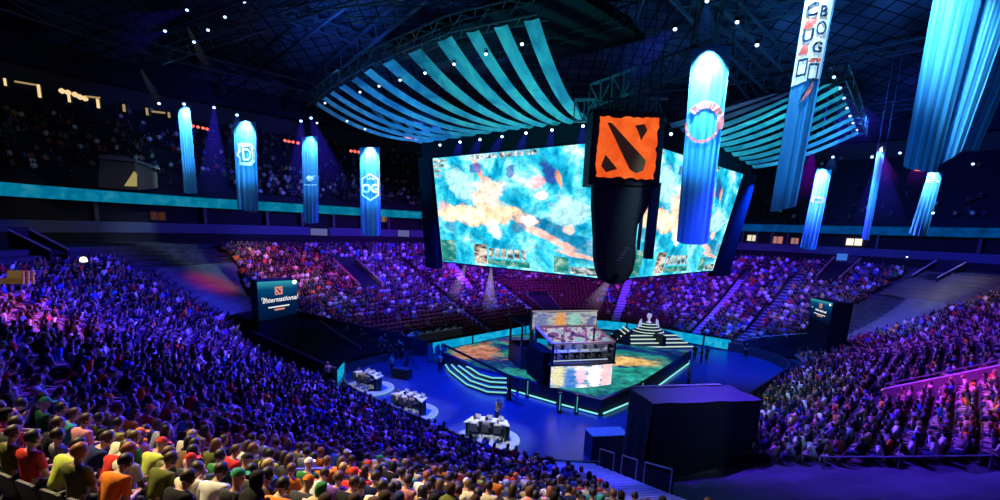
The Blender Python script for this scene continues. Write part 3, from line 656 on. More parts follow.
box_ = lambda w, h, k=0.0: shape([(-w - k, -h), (w - k, -h), (w + k, h), (-w + k, h)])
for tx, x, y, z in (('C', -.2, 1.95, .62), ('U', -.2, 1.28, .6), ('B', .2, 1.9, .5), ('G', .2, .95, .5)): b.logo(text_mesh(tx, z, bold=.018), cx_(x), cy_(y), 1.0, LOGOD, 'lettering', .08)
for x, y, w, h, k in ((-.2, 1.62, .17, .16, .07), (-.22, .93, .17, .16, .07), (.2, .62, .2, .07, .04)): b.logo(box_(w, h, k), cx_(x), cy_(y), 1.0, LOGOR, 'red_mark', .08)
b.logo(ringmesh(.12, .18, 20, sy=1.3), cx_(.22), cy_(1.48), 1.0, LOGOD, 'lettering', .08)
for x, y in ((-.22, .45), (.2, .3)): b.logo(outline([(-.18, .3), (.18, .3), (.18, -.3), (-.18, -.3)], .3), cx_(x), cy_(y), 1.0, LOGOD, 'lettering', .08)
b.logo(shape([(-.16, -.4), (.2, .3), (.16, -.1)]), cx_(.1), cy_(-.18), 1.0, LOGOR, 'red_mark', .08); b.logo(shape([(-.2, -.4), (.16, .42), (.2, .3), (-.14, -.4)]), cx_(.06), cy_(-.18), 1.0, LOGOD, 'lettering', .07)
b = Banner('large loosely gathered pale blue banner at upper right', (940, -40), (992, -40), (903, 166), (937, 172), 16, 5, bulge=.3, hem=.04, flare=1)
b = Banner('twisted dark blue fold of cloth right of the large pale banner', (992, -40), (1030, -40), (937, 164), (962, 150), 16.6, 3, bulge=.2, hem=.06)
b = Banner('darker blue banner at the right edge of the photo', (1034, -40), (1062, -40), (962, 148), (978, 150), 18, 3, bulge=.3)
b = Banner('short blue banner with a white glow and emblem, left of three at far right', (817, 169), (832, 170), (800, 247), (816, 249), 52, 4)
b.logo(outline([(-.7, .3), (.7, .3), (.7, -.25), (-.7, -.25)], .3), .5, .62, .9, LOGOP)
b = Banner('narrow blue banner with a bright oval glow, middle of three at far right', (877, 152), (885, 152), (862, 238), (869, 240), 52, 3)
b = Banner('blue banner behind the big pale one, right of three at far right', (928, 173), (943, 173), (909, 233), (927, 236), 52, 4)
b.logo(outline([(-.7, .12), (.7, .12), (.7, -.12), (-.7, -.12)], .3), .5, .86, .9, LOGO)
#PART4
# ================================================================== STAGE
STG = led('stage_floor_led', [(.3, (.0, .02, .1)), (.42, (.01, .03, .2)), (.5, (.01, .2, .22)), (.58, (.03, .3, .25)), (.66, (.25, .12, .2)), (.78, (.55, .22, .08))], scale=4.5, es=.85, detail=9, dist=.8, hf=.55, hfs=22,
  blobs=[(.63, .44, .2, .09, (1, .6, .2), .95), (.14, .5, .1, .16, (.75, .28, .14), .75), (.42, .16, .3, .14, (.03, .36, .3), .8), (.72, .26, .22, .12, (.03, .42, .34), .85), (.1, .82, .2, .1, (.08, .04, .25), .7), (.3, .75, .2, .07, (.02, .05, .3), .8)])
ZS = 1.25
outl = [(600, 398), (640, 382.5), (689, 351), (660, 348), (625, 345), (600, 340), (565, 330), (510, 336), (441, 350.5), (455, 356), (478, 367), (507, 374), (520, 377), (560, 388)]
sp = [at_z(x, y, ZS) for x, y in outl]
t = thing('main_stage', 'main stage platform with a glowing teal and orange led floor', 'stage', at_z(580, 360, 0))
mb = MB(); i0 = len(mb.v); n = len(sp); cx = sum((p for p in sp), Vector()) / n
xs = [p.x for p in sp]; ys = [p.y for p in sp]; uvf = lambda p: ((p.x - min(xs)) / (max(xs) - min(xs)), (p.y - min(ys)) / (max(ys) - min(ys)))
for a, b in zip(sp, sp[1:] + sp[:1]):
    mb.v += [tuple(cx), tuple(a), tuple(b)]; k = len(mb.v) - 3; mb.f.append((k, k + 1, k + 2)); mb.uv[len(mb.f) - 1] = [uvf(cx), uvf(a), uvf(b)]
obj('led_floor', mb, STG, t)
mb = MB(); cc = cx.xy
big = [Vector((*(p.xy + (p.xy - cc).normalized() * .35), 0)) for p in sp]
mb.prism([(p.x, p.y) for p in big], .35, ZS - .02); obj('platform', mb, mat('stage_side', (.045, .035, .06), .5), t)
mb = MB(); mb.prism([(p.x, p.y) for p in [Vector((*(q.xy + (q.xy - cc).normalized() * .12), 0)) for q in sp]], 0, .36); obj('plinth', mb, BLACK, t)
TEAL = glow('edge_teal', (.25, .85, .9), 1.1); TEALS = glow('step_teal', (.25, .8, .75), .9)
for k in range(len(big)):
    a = big[k]; b = big[(k + 1) % len(big)]
    if 3 <= k <= 9: continue
    mb = MB(); o = Vector(((a - cx).x, (a - cx).y, 0)).normalized() * .1
    mb.bar(a.lerp(b, .06) + o + Vector((0, 0, .14)), a.lerp(b, .94) + o + Vector((0, 0, .14)), .09); obj('edge_light', mb, TEAL, t)
# small posts at the stage edge
for i, (x, y) in enumerate(((527, 397), (559, 412), (576, 414), (641, 399))):
    p = at_z(x, y, 0); o = thing('light_post', 'slim dark post with a teal light at the stage front, %s from the left' % ordw(i), 'post', p); mb = MB(); mb.box(p + Vector((0, 0, .75)), (.28, .28, 1.5)); obj('column', mb, BLACK, o); mb = MB(); mb.box(p + Vector((0, -.16, .8)), (.08, .05, 1.2)); obj('light_strip', mb, glow('post_teal', (.05, .35, .45), .8), o)
# fan of lit steps on the left
t = thing('stage_steps', 'fan shaped steps with glowing teal edges on the left of the stage', 'steps', at_z(485, 385, 0))
st = [[(507, 392), (488, 391), (467, 383.5), (450, 370), (446, 364)], [(507, 387), (489, 386), (471, 380), (457, 369), (452, 364)], [(507, 382), (490, 381), (475, 376.5), (464, 368.5), (459, 365)], [(507, 377.5), (492, 377), (480, 373.5), (471, 367.5), (467, 366)]]
for k, ln in enumerate(st):
    z = .28 + .28 * k; fr = [at_z(x, y, z) for x, y in ln]; back = [at_z(x, y, z) for x, y in ((507, 376), (495, 374), (486, 371), (478, 367), (470, 363))]
    mb = MB()
    for i in range(len(fr) - 1):
        mb.quad(fr[i], fr[i + 1], back[i + 1], back[i]); mb.quad(fr[i], fr[i + 1], Vector((*fr[i + 1].xy, 0)), Vector((*fr[i].xy, 0)))
    mb.quad(fr[0], back[0], Vector((*back[0].xy, 0)), Vector((*fr[0].xy, 0)))
    s1 = obj('step', mb, mat('step_dark', (.05, .07, .1), .5), t)
    mb = MB()
    for a, b in zip(fr, fr[1:]):
        n = Vector((a.x - cx.x, a.y - cx.y, 0)).normalized() * .05; mb.bar(a + n + Vector((0, 0, -.05)), b + n + Vector((0, 0, -.05)), .1)
    obj('edge_light', mb, TEALS, s1)
# jib arm post at the steps
p = at_z(509, 400, 0); q = at_z(443, 353, 1.6)
t = thing('camera_crane', 'long black camera crane reaching over the lit steps', 'camera crane', p)
mb = MB(); mb.tube([p, p + Vector((0, 0, 2.0))], [.18, .1], 8); obj('column', mb, BLACK, t)
for k in range(3):
    a = k * 2.1; mb = MB(); mb.bar(p + Vector((0, 0, .7)), p + Vector((cos(a) * .7, sin(a) * .7, .03)), .07); obj('leg', mb, BLACK, t)
mb = MB(); mb.bar(p + Vector((0, 0, 2)) - (q - p).normalized() * .9, Vector((q.x, q.y, 2.4)), .13, .17); obj('boom', mb, BLACK, t)
mb = MB(); e = Vector((q.x, q.y, 2.3)); mb.box(e, (.35, .5, .35)); obj('camera', mb, STEEL, t); mb = MB(); mb.box(p + Vector((0, 0, 2)) - (q - p).normalized() * .9, (.4, .4, .4)); obj('counterweight', mb, STEEL, t)

# ------------------------------------------------ player booths
bR = Vector((.955, .295, 0)); bB = Vector((-.295, .955, 0)); Zv = Vector((0, 0, 1)); bO = at_z(581, 386, ZS); BROT = atan2(bR.y, bR.x)
def bw(x, y, z): return bO + bR * x + bB * y + Zv * z
t = thing('player_booth', 'glass player booth on the stage with picture screens on its front', 'booth', bO)
PNK = led('booth_front_led', [(.3, (.03, .06, .2)), (.45, (.1, .3, .5)), (.58, (.75, .7, .75)), (.75, (.95, .85, .8))], scale=3.5, es=1.4, detail=8, hf=.4, blobs=[(.12, .55, .14, .6, (.7, .62, .3), .8), (.3, .4, .14, .6, (.02, .15, .5), .85), (.44, .55, .1, .4, (.85, .5, .6), .8), (.68, .5, .14, .7, (.9, .88, .9), .9), (.9, .5, .14, .8, (.9, .5, .5), .85)])
hw = 2.6
mb = MB(); P = []
for i in range(5):
    P.append([bw(-hw + 2 * hw * j / 14, -.0 - .45 * (1 - (2 * j / 14 - 1) ** 2), .02 + i / 4 * 1.72) for j in range(15)])
mb.grid(P); obj('front_screen', mb, PNK, t)
mb = MB(); mb.box(bw(0, 1.75, .88), (2 * hw, 3.4, 1.72), BROT); obj('base', mb, mat('booth_base', (.012, .03, .05), .6), t)
mb = MB(); mb.box(bw(-hw - .25, 2.2, 1.35), (.5, 3.6, 2.6), BROT); obj('side_panel', mb, mat('booth_side', (.003, .006, .008), .8), t)
mb = MB(); mb.box(bw(0, 1.75, 1.8), (2 * hw + .3, 3.9, .14), BROT); obj('floor_slab', mb, mat('booth_floor', (.05, .05, .07), .5), t)
GL = glass_mat()
mb = MB(); mb.quad(bw(-hw, -.1, 1.87), bw(hw, -.1, 1.87), bw(hw, -.1, 3.4), bw(-hw, -.1, 3.4)); obj('glass_front', mb, GL, t)
for sx in (-1, 1):
    mb = MB(); mb.quad(bw(sx * hw, -.1, 1.87), bw(sx * hw, 3.5, 1.87), bw(sx * hw, 3.5, 4.0), bw(sx * hw, -.1, 3.4)); obj('glass_side', mb, GL, t)
for sx in (-1, 1):
    for y in (-.1, 3.5):
        hp = 2.2 if y > 0 else 1.6; mb = MB(); mb.box(bw(sx * hw, y, 1.85 + hp / 2), (.16, .16, hp), BROT); obj('post', mb, mat('booth_post', (.03, .04, .07), .4), t)
mb = MB(); n0 = bw(0, 0, 4.05)
for a, b in (((-hw, -.1), (hw, -.1)), ((-hw, 3.5), (hw, 3.5)), ((-hw, -.1), (-hw, 3.5)), ((hw, -.1), (hw, 3.5))): mb.bar(bw(*a, 4.05 if a[1] > 0 else 3.45), bw(*b, 4.05 if b[1] > 0 else 3.45), .15)
obj('roof_frame', mb, mat('booth_roof_glow', (.55, .4, .5), .5, emit=(.9, .45, .6), es=.12), t)  # pink light on the frame put into its colour and glow
WALLP = led('booth_wall_led', [(.35, (.03, .03, .15)), (.48, (.3, .12, .3)), (.56, (.55, .55, .6)), (.64, (.05, .3, .4)), (.75, (.85, .8, .85))], scale=9, es=1.1, detail=2)
mb = MB(); mb.quad(bw(-hw, 3.45, 1.87), bw(hw, 3.45, 1.87), bw(hw, 3.45, 4.0), bw(-hw, 3.45, 4.0), uv=[(0, 0), (1, 0), (1, .6), (0, .6)]); obj('back_screen', mb, WALLP, t)
mb = MB(); mb.box(bw(0, .75, 2.62), (4.7, .75, .06), BROT)
for k in (-2.2, 2.2): mb.box(bw(k, .75, 2.24), (.06, .6, .74), BROT)
obj('player_desk', mb, mat('desk_white', (.55, .55, .6), .4), t)
mb = MB(); mb.bar(bw(-2.3, .32, 2.0), bw(2.3, .32, 2.0), .06); obj('light_line', mb, glow('booth_line', (.6, .75, .9), .9), t)
for i in range(5):
    x = -1.9 + .95 * i
    o = thing('computer_monitor', 'monitor on the desk inside the glass player booth, %s from the left' % ordw(i), 'monitor', bw(x, .75, 2.65), BROT)
    mb = MB(); mb.box(bw(x, .75, 2.95), (.6, .05, .36), BROT); obj('casing', mb, mat('monitor_grey', (.35, .37, .4), .4), o); mb = MB(); mb.box(bw(x, .78, 2.95), (.55, .02, .31), BROT); obj('display', mb, glow('monitor_glow', (.7, .85, 1), .9), o)
    mb = MB(); mb.box(bw(x, .75, 2.7), (.06, .06, .16), BROT); mb.box(bw(x, .75, 2.66), (.25, .18, .02), BROT); obj('stand', mb, STEEL, o)
# second booth behind with its strip screen
t = thing('strip_screen', 'wide picture screen strip above and behind the glass player booth', 'screen', bw(.4, 4.6, 0))
STR = led('strip_led', [(.32, (.05, .06, .2)), (.45, (.25, .3, .45)), (.55, (.55, .5, .45)), (.66, (.4, .6, .5)), (.8, (.8, .7, .6))], scale=6, es=.85, detail=8, hf=.6, blobs=[(.4, .55, .1, .5, (.9, .4, .1), .9), (.62, .55, .12, .5, (.3, .75, .6), .7), (.12, .5, .12, .6, (.15, .2, .5), .7), (.5, .1, .6, .16, (.06, .03, .05), .9), (.9, .3, .08, .4, (.1, .12, .45), .7)])
mb = MB(); P = [[bw(-2.55 + 5.9 * j / 12, 4.6 - .35 * (1 - (2 * j / 12 - 1) ** 2), 3.6 + 1.5 * i / 3) for j in range(13)] for i in range(4)]
mb.grid(P); obj('display', mb, STR, t); mb = MB(); mb.box(bw(.4, 4.9, 4.35), (6.1, .4, 1.7), BROT); obj('casing', mb, STEEL, t)
for x in (-2.45, 3.25): 
    mb = MB(); mb.box(bw(x, 4.9, 1.75), (.25, .3, 3.5), BROT); obj('support', mb, BLACK, t)
mb = MB(); mb.box(bw(.4, 4.62, 5.16), (6.0, .12, .08), BROT); obj('top_trim', mb, mat('strip_trim', (.6, .5, .55), .5, emit=(.9, .7, .8), es=.3), t)
t = thing('player_booth', 'second player booth, mostly hidden behind the first one', 'booth', bw(-.5, 5.4, 0))
mb = MB(); mb.box(bw(-.5, 7, .9), (5.4, 3.4, 1.8), BROT); obj('base', mb, mat('booth_base', (.012, .03, .05), .6), t)
mb = MB(); mb.box(bw(-.5, 7, 3.95), (5.4, 3.6, .16), BROT); obj('roof', mb, mat('booth_floor', (.05, .05, .07), .5), t)
for sx in (-1, 1):
    for y in (5.5, 8.6): mb = MB(); mb.box(bw(-.5 + sx * 2.6, y, 2.85), (.16, .16, 2.1), BROT); obj('post', mb, mat('booth_post', (.03, .04, .07), .4), t)

# ------------------------------------------------ trophy steps
t = thing('trophy_stand', 'stepped dark platform with pale lit edges carrying the trophy', 'platform', at_z(652, 350, 0))
LIT = glow('step_pale', (.75, 1, .82), .8); SD = mat('steps_dark', (.03, .05, .075), .5)
c0 = at_z(652, 346, 0); c0 = Vector((c0.x, c0.y + 2.2, 0)); ax = Vector((.97, .22, 0)).normalized(); ay = Vector((-ax.y, ax.x, 0))
def cs(x, y, z): return c0 + ax * x + ay * y + Zv * z
for k in range(4):
    w = 4.3 - .3 * k; d = 3.6 - .72 * k; z = .3 * (k + 1); mb = MB()
    pts = [cs(-w + .3, -d, 0), cs(w - .3, -d, 0), cs(w - .3, 2.0, 0), cs(-w, 2.0, 0)]; mb.prism([(p.x, p.y) for p in pts], z - .3, z); s1 = obj('step', mb, SD, t)
    mb = MB(); mb.bar(cs(-w + .35, -d - .05, z - .06), cs(w - .35, -d - .05, z - .06), .12); obj('edge_light', mb, LIT, s1)
mb = MB(); mb.box(cs(.1, -2.6, .75), (.5, 2.2, 1.5), atan2(ax.y, ax.x)); obj('center_block', mb, BLACK, t)
for k in range(4):
    r = 1.8 - .3 * k; z = 1.2 + .3 * (k + 1); mb = MB(); mb.lathe([(r, z - .3), (r, z)], 20, (c0.x, c0.y, 0)); s1 = obj('step', mb, SD, t)
    mb = MB(); nseg = 14
    for i in range(nseg):
        a = pi + pi * i / nseg; b = pi + pi * (i + 1) / nseg
        mb.bar(c0 + Vector(((r + .03) * cos(a), (r + .03) * sin(a), z - .05)), c0 + Vector(((r + .03) * cos(b), (r + .03) * sin(b), z - .05)), .08)
    obj('edge_light', mb, LIT, s1)
zt = 2.4
t = thing('trophy', 'glowing silver shield trophy on top of the lit steps', 'trophy', cs(0, 0, zt))
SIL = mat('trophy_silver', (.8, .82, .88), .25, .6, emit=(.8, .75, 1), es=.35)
mb = MB(); mb.lathe([(.32, zt), (.32, zt + .12), (.16, zt + .2), (.12, zt + .5), (.2, zt + .55)], 14, (c0.x, c0.y, 0)); obj('foot', mb, SIL, t, True)
mb = MB(); P = []
for i in range(9):
    q = i / 8; w = .36 * (1 - abs(q - .6) ** 1.6 * 1.9); P.append([cs(w * (2 * j / 6 - 1), -.22 * (1 - (2 * j / 6 - 1) ** 2), zt + .45 + .75 * q) for j in range(7)])
mb.grid(P); obj('shield', mb, SIL, t, True)
for sx in (-1, 1):
    o = thing('stage_ornament', 'pale upright wing ornament %s of the trophy' % ('left' if sx < 0 else 'right'), 'ornament', cs(sx * 1.1, 0, 1.8)); z = 1.8
    mb = MB(); mb.hexa([cs(sx * .95, -.1, z), cs(sx * 1.45, -.1, z), cs(sx * 1.45, .1, z), cs(sx * .95, .1, z), cs(sx * 1.0, -.1, z + 1.1), cs(sx * 1.2, -.1, z + .9), cs(sx * 1.2, .1, z + .9), cs(sx * 1.0, .1, z + 1.1)]); obj('wing', mb, SIL, o); mb = MB(); mb.box(cs(sx * 1.2, 0, z + .03), (.6, .4, .07), atan2(ax.y, ax.x)); obj('base', mb, SD, o)
t = thing('stage_steps', 'small flight of steps with pale lit edges left of the trophy platform', 'steps', at_z(618, 338, 0))
for k in range(4):
    a = at_z(612 + 3.6 * k, 334 - 2.4 * k, .4 + .4 * k); b = at_z(618 + 3.6 * k, 339 - 2.6 * k, .4 + .4 * k); d = (b - a); n = Vector((-d.y, d.x, 0)).normalized()
    mb = MB(); mb.hexa([Vector((*p.xy, 0)) for p in (a, b, b + n * .5, a + n * .5)] + [a, b, b + n * .5, a + n * .5]); s1 = obj('step', mb, SD, t); mb = MB(); mb.bar(a, b, .12); obj('edge_light', mb, LIT, s1)

# ------------------------------------------------ caster desks with platforms
DW = mat('desk_top_white', (.62, .62, .58), .35); DG = mat('desk_green', (.012, .05, .045), .4)
def caster_desk(px, py, ang, label, w=2.9):
    c = at_z(px, py, 0); X = Vector((cos(ang), sin(ang), 0)); Y = Vector((-X.y, X.x, 0))
    g = thing('round_riser', 'low pale round riser under the %s' % label, 'riser', c, 0)
    mb = MB(); mb.lathe([(2.0, 0), (2.0, .1)], 32, (c.x, c.y, 0)); obj('deck', mb, mat('riser_pale', (.3, .33, .38), .4), g, False)
    mb = MB()
    for i in range(24):
        a = ang + pi * .1 - pi * 1.15 * i / 24 + pi / 2; b = ang + pi * .1 - pi * 1.15 * (i + 1) / 24 + pi / 2
        mb.bar(c + Vector((cos(a), sin(a), 0)) * 2.03 + Zv * .06, c + Vector((cos(b), sin(b), 0)) * 2.03 + Zv * .06, .06)
    obj('rim_light', mb, glow('riser_rim', (.35, .75, .85), .7), g)
    t = thing('caster_desk', label, 'desk', c + Zv * .1, ang)
    f = lambda x, y, z: c + X * x + Y * y + Zv * (z + .1)
    # top: concave, points at both ends
    out_ = [(-w / 2, -.35), (-w / 2 + .25, .75), (-.45, .95), (.4, .85), (w / 2 - .35, .72), (w / 2, -.25), (w / 2 - .45, -.1), (.5, .2), (-.4, .25), (-w / 2 + .5, -.05)]
    mb = MB(); z0, z1 = 1.0, 1.08; P = [f(x, y, 0) for x, y in out_]
    i0 = len(mb.v); n = len(P); mb.v += [(p.x, p.y, z0 + .1) for p in P] + [(p.x, p.y, z1 + .1) for p in P]
    # split the concave outline in quads
    for q in ((0, 9, 2, 1), (9, 8, 3, 2), (8, 7, 4, 3), (7, 6, 5, 4)):
        mb.f.append(tuple(i0 + n + k for k in reversed(q))); mb.f.append(tuple(i0 + k for k in q))
    for j in range(n): mb.f.append((i0 + j, i0 + (j + 1) % n, i0 + n + (j + 1) % n, i0 + n + j))
    obj('tabletop', mb, DW, t)
    fr = [(-w / 2 + .1, -.2), (-w / 2 + .32, .65), (-.45, .85), (.4, .75), (w / 2 - .42, .62), (w / 2 - .08, -.18)]
    mb = MB()
    for a, b in zip(fr, fr[1:]): mb.quad(f(*a, 0), f(*b, 0), f(*b, 1.0), f(*a, 1.0))
    obj('front_panel', mb, DG, t)
    for sx in (-1, 1):
        mb = MB(); mb.box(f(sx * (w / 2 - .2), 0.0, .5), (.08, .55, 1.0), ang + sx * -.35); obj('end_panel', mb, DG, t)
    for i, x in enumerate((-.75, 0, .75)):
        o = thing('laptop', 'laptop on the %s, %s from the left' % (label.split(',')[0].split(' in front')[0], ordw(i)), 'laptop', f(x, .5, 1.08), ang); mb = MB(); mb.box(f(x, .45, 1.09), (.36, .25, .02), ang); obj('keyboard', mb, STEEL, o)
        mb = MB(); mb.hexa([f(x - .18, .57, 1.1), f(x + .18, .57, 1.1), f(x + .18, .59, 1.1), f(x - .18, .59, 1.1), f(x - .18, .64, 1.33), f(x + .18, .64, 1.33), f(x + .18, .66, 1.33), f(x - .18, .66, 1.33)]); obj('lid', mb, mat('laptop_lid', (.4, .42, .45), .4), o)
        o = thing('office_chair', 'black frame chair, %s from left, behind the %s' % (ordw(i), label.split(',')[0].split(' in front')[0]), 'chair', f(x, -.55, 0), ang)
        mb = MB(); mb.box(f(x, -.5, .62), (.46, .44, .07), ang); obj('seat', mb, DARK, o); mb = MB(); mb.box(f(x, -.75, .95), (.44, .05, .5), ang); obj('backrest', mb, mat('chair_mesh', (.05, .06, .07), .6), o)
        for sx in (-1, 1):
            for sy in (-.7, -.3): mb = MB(); mb.bar(f(x + sx * .2, sy, 0), f(x + sx * .2, sy, .62), .035); obj('leg', mb, RAIL, o)
    return c, X, Y, f
DESKS = []
for px, py, ang, l in ((368, 388.5, radians(-40), 'caster desk farthest left, near the cyan corner board'), (409, 412.5, radians(-33), 'middle caster desk in front of the black barrier'), (487, 440, radians(-10), 'nearest caster desk, with a bright white top')):
    DESKS.append(caster_desk(px, py, ang, l))

# ------------------------------------------------ second camera crane, left of stage
p = at_z(409, 371, 0); t = thing('camera_crane', 'black camera crane on a tripod in front of the cyan board', 'camera crane', p)
for k in range(3):
    a = k * 2.1 + .5; mb = MB(); mb.bar(p + Zv * 1.3, p + Vector((cos(a) * .9, sin(a) * .9, .03)), .08); obj('leg', mb, BLACK, t)
e = at_y(417, 333, p.y + .4); b0 = p + Zv * 1.5; mb = MB(); mb.bar(b0 - (e - b0).normalized() * 1.2, e, .12); obj('boom', mb, BLACK, t)
mb = MB(); mb.tube([p + Zv * 1.2, b0], .12, 8); obj('pivot', mb, STEEL, t); mb = MB(); mb.box(e, (.35, .35, .3)); obj('camera', mb, STEEL, t); mb = MB(); mb.box(b0 - (e - b0).normalized() * 1.2, (.45, .45, .4)); obj('counterweight', mb, BLACK, t)
t = thing('equipment_case', 'black equipment case on the floor beside the camera crane', 'case', at_z(402, 378, 0)); c = at_z(402, 378, 0)
mb = MB(); mb.box(c + Zv * .45, (1.5, .8, .8), -.4); obj('body', mb, BLACK, t); mb = MB(); mb.box(c + Zv * .88, (1.54, .84, .08), -.4); obj('lid', mb, STEEL, t)
c = at_z(463, 372, 0)
for i, (x, y) in enumerate(((432, 362), (439, 363), (446, 364))):
    c = at_z(x, y, 0); t = thing('flag_panel', 'dark upright flag panel left of the lit steps, %s from the left' % ordw(i), 'panel', c); mb = MB(); mb.hexa([c + Vector(q) for q in ((-.3, -.1, 0), (.3, -.1, 0), (.3, .1, 0), (-.3, .1, 0), (-.45, -.1, 1.5), (0, -.1, 1.9), (0, .1, 1.9), (-.45, .1, 1.5))]); obj('sheet', mb, mat('flag_blue', (.01, .12, .15), .5), t); mb = MB(); mb.box(c + Zv * .03, (.7, .4, .06)); obj('base', mb, BLACK, t)
# press desk on the first rows of the end stand
a = rimw(2.13, 2.4, hz(2.4)); t = thing('press_desk', 'long beige desk with laptops on the lower rows of the end stand', 'desk', a); b = rimw(2.46, 2.4, hz(2.4)); d = (b - a).normalized(); n = Vector((-d.y, d.x, 0))
mb = MB(); mb.box((a + b) / 2 + Zv * .78, ((b - a).length, .8, .06), atan2(d.y, d.x)); obj('tabletop', mb, mat('desk_beige', (.5, .42, .33), .6), t)
mb = MB(); mb.box((a + b) / 2 + Zv * .4 - n * .35, ((b - a).length - .1, .05, .75), atan2(d.y, d.x)); obj('front_panel', mb, mat('desk_front', (.2, .16, .13), .7), t)
for k in range(4): mb = MB(); q = a.lerp(b, .03 + .94 * k / 3); mb.box(q + Zv * .38 + n * .3, (.06, .06, .76)); obj('leg', mb, STEEL, t)
PRESS = [(a.lerp(b, (i + .5) / 7), d, n) for i in range(7)]
for i, (q, _, _) in enumerate(PRESS):
    o = thing('laptop', 'laptop on the beige press desk, %s from the left' % ordw(i), 'laptop', q + Zv * .81); mb = MB(); mb.box(q + Zv * .825 - n * .05, (.36, .25, .02), atan2(d.y, d.x)); obj('keyboard', mb, STEEL, o); mb = MB(); mb.box(q + Zv * .95 - n * .2, (.36, .02, .24), atan2(d.y, d.x)); obj('lid', mb, DARK, o)

# ------------------------------------------------ big draped box at lower right
c_fl = at_y(645, 483, 23.0); c_fr = at_y(752, 466, 23.0 + 1.2); zf = min(c_fl.z, c_fr.z)
A = Vector((c_fl.x, c_fl.y, 0)); B = Vector((c_fr.x, c_fr.y, 0)); X = (B - A).normalized(); Y = Vector((-X.y, X.x, 0)); wdt = (B - A).length
tl = at_y(648, 404, A.y); hgt = tl.z; dep = 2.5
t = thing('draped_box', 'big box covered in black drapes in front of the right stand', 'covered box', (A + B) / 2)
P = []; K = 46; per = [(0, 0), (wdt, 0), (wdt, dep), (0, dep), (0, 0)]
def perim(f):
    Ls = [wdt, dep, wdt, dep]; tot = sum(Ls); x = f * tot
    for i, l in enumerate(Ls):
        if x <= l + 1e-9: 
            a = per[i]; b = per[i + 1]; q = x / l; return (a[0] + (b[0] - a[0]) * q, a[1] + (b[1] - a[1]) * q), [(0, -1), (1, 0), (0, 1), (-1, 0)][i]
        x -= l
    return per[4], (-1, 0)
ZB0 = .4
for i in range(13):
    q = i / 12; row = []
    for j in range(121):
        (x, y), nn = perim(j / 120); dd = (1 - q) * .22 + .1 * sin(j * .9) * (1 - q) ** 1.3 * .8 + .05 * sin(j * 2.3 + 1) * (1 - q)
        if i == 0: dd += .35
        row.append(A + X * (x + nn[0] * dd) + Y * (y + nn[1] * dd) + Zv * (ZB0 + (hgt - ZB0) * q + (-.0 if i else .0)))
    P.append(row)
mb = MB(); mb.grid(P, uv=False); obj('side_drape', mb, mat('box_drape', (.03, .036, .045), .75), t, True)
mb = MB(); P = [[A + X * (wdt * j / 12) + Y * (dep * i / 6) + Zv * (hgt + .01 + .03 * sin(j * 1.1 + i)) for j in range(13)] for i in range(7)]; mb.grid(P, uv=False); obj('top_sheet', mb, mat('box_top', (.03, .034, .05), .6), t, True)
mb = MB(); mb.tube([A + Y * dep + Zv * (hgt + .06), A + Y * dep + X * wdt * .9 + Zv * (hgt + .06)], .05, 6); obj('edge_trim', mb, mat('trim_pale', (.4, .35, .38), .6), t)
mb = MB(); mb.box((A + B) / 2 + Y * dep / 2 + Zv * .2, (wdt + .6, dep + .8, .4), atan2(X.y, X.x)); o = obj('box_platform', mb, mat('platform_dark', (.06, .07, .09), .6)); tag(o, 'low dark platform under the draped box', 'platform')
# ground sheet with wrinkles in front of the box
mb = MB(); P = [[A + X * (wdt * j / 20 * 1.06) - Y * (.2 + 1.25 * (1 - i / 6)) + Zv * (.5 + .06 * sin(j * 1.7 + i * 1.3) + .05 * sin(i * 2.1 - j * .8)) for j in range(21)] for i in range(7)]; mb.grid(P); o = obj('ground_sheet', mb, mat('sheet_blue', (.1, .12, .15), .5), None, True); tag(o, 'wrinkled dark blue sheet at the foot of the draped box', 'sheet')
c = at_z(610, 462, 0); t = thing('equipment_cabinet', 'dark blue cabinet with a pale top edge left of the draped box', 'cabinet', c); Xd = X
mb = MB(); mb.box(c + Zv * .75 + Y * .8, (2.2, 1.2, 1.5), atan2(X.y, X.x)); obj('body', mb, mat('cabinet_blue', (.03, .06, .1), .6), t); mb = MB(); mb.box(c + Zv * 1.53 + Y * .8, (2.25, 1.25, .05), atan2(X.y, X.x)); obj('top', mb, mat('cabinet_top', (.35, .42, .45), .5), t)

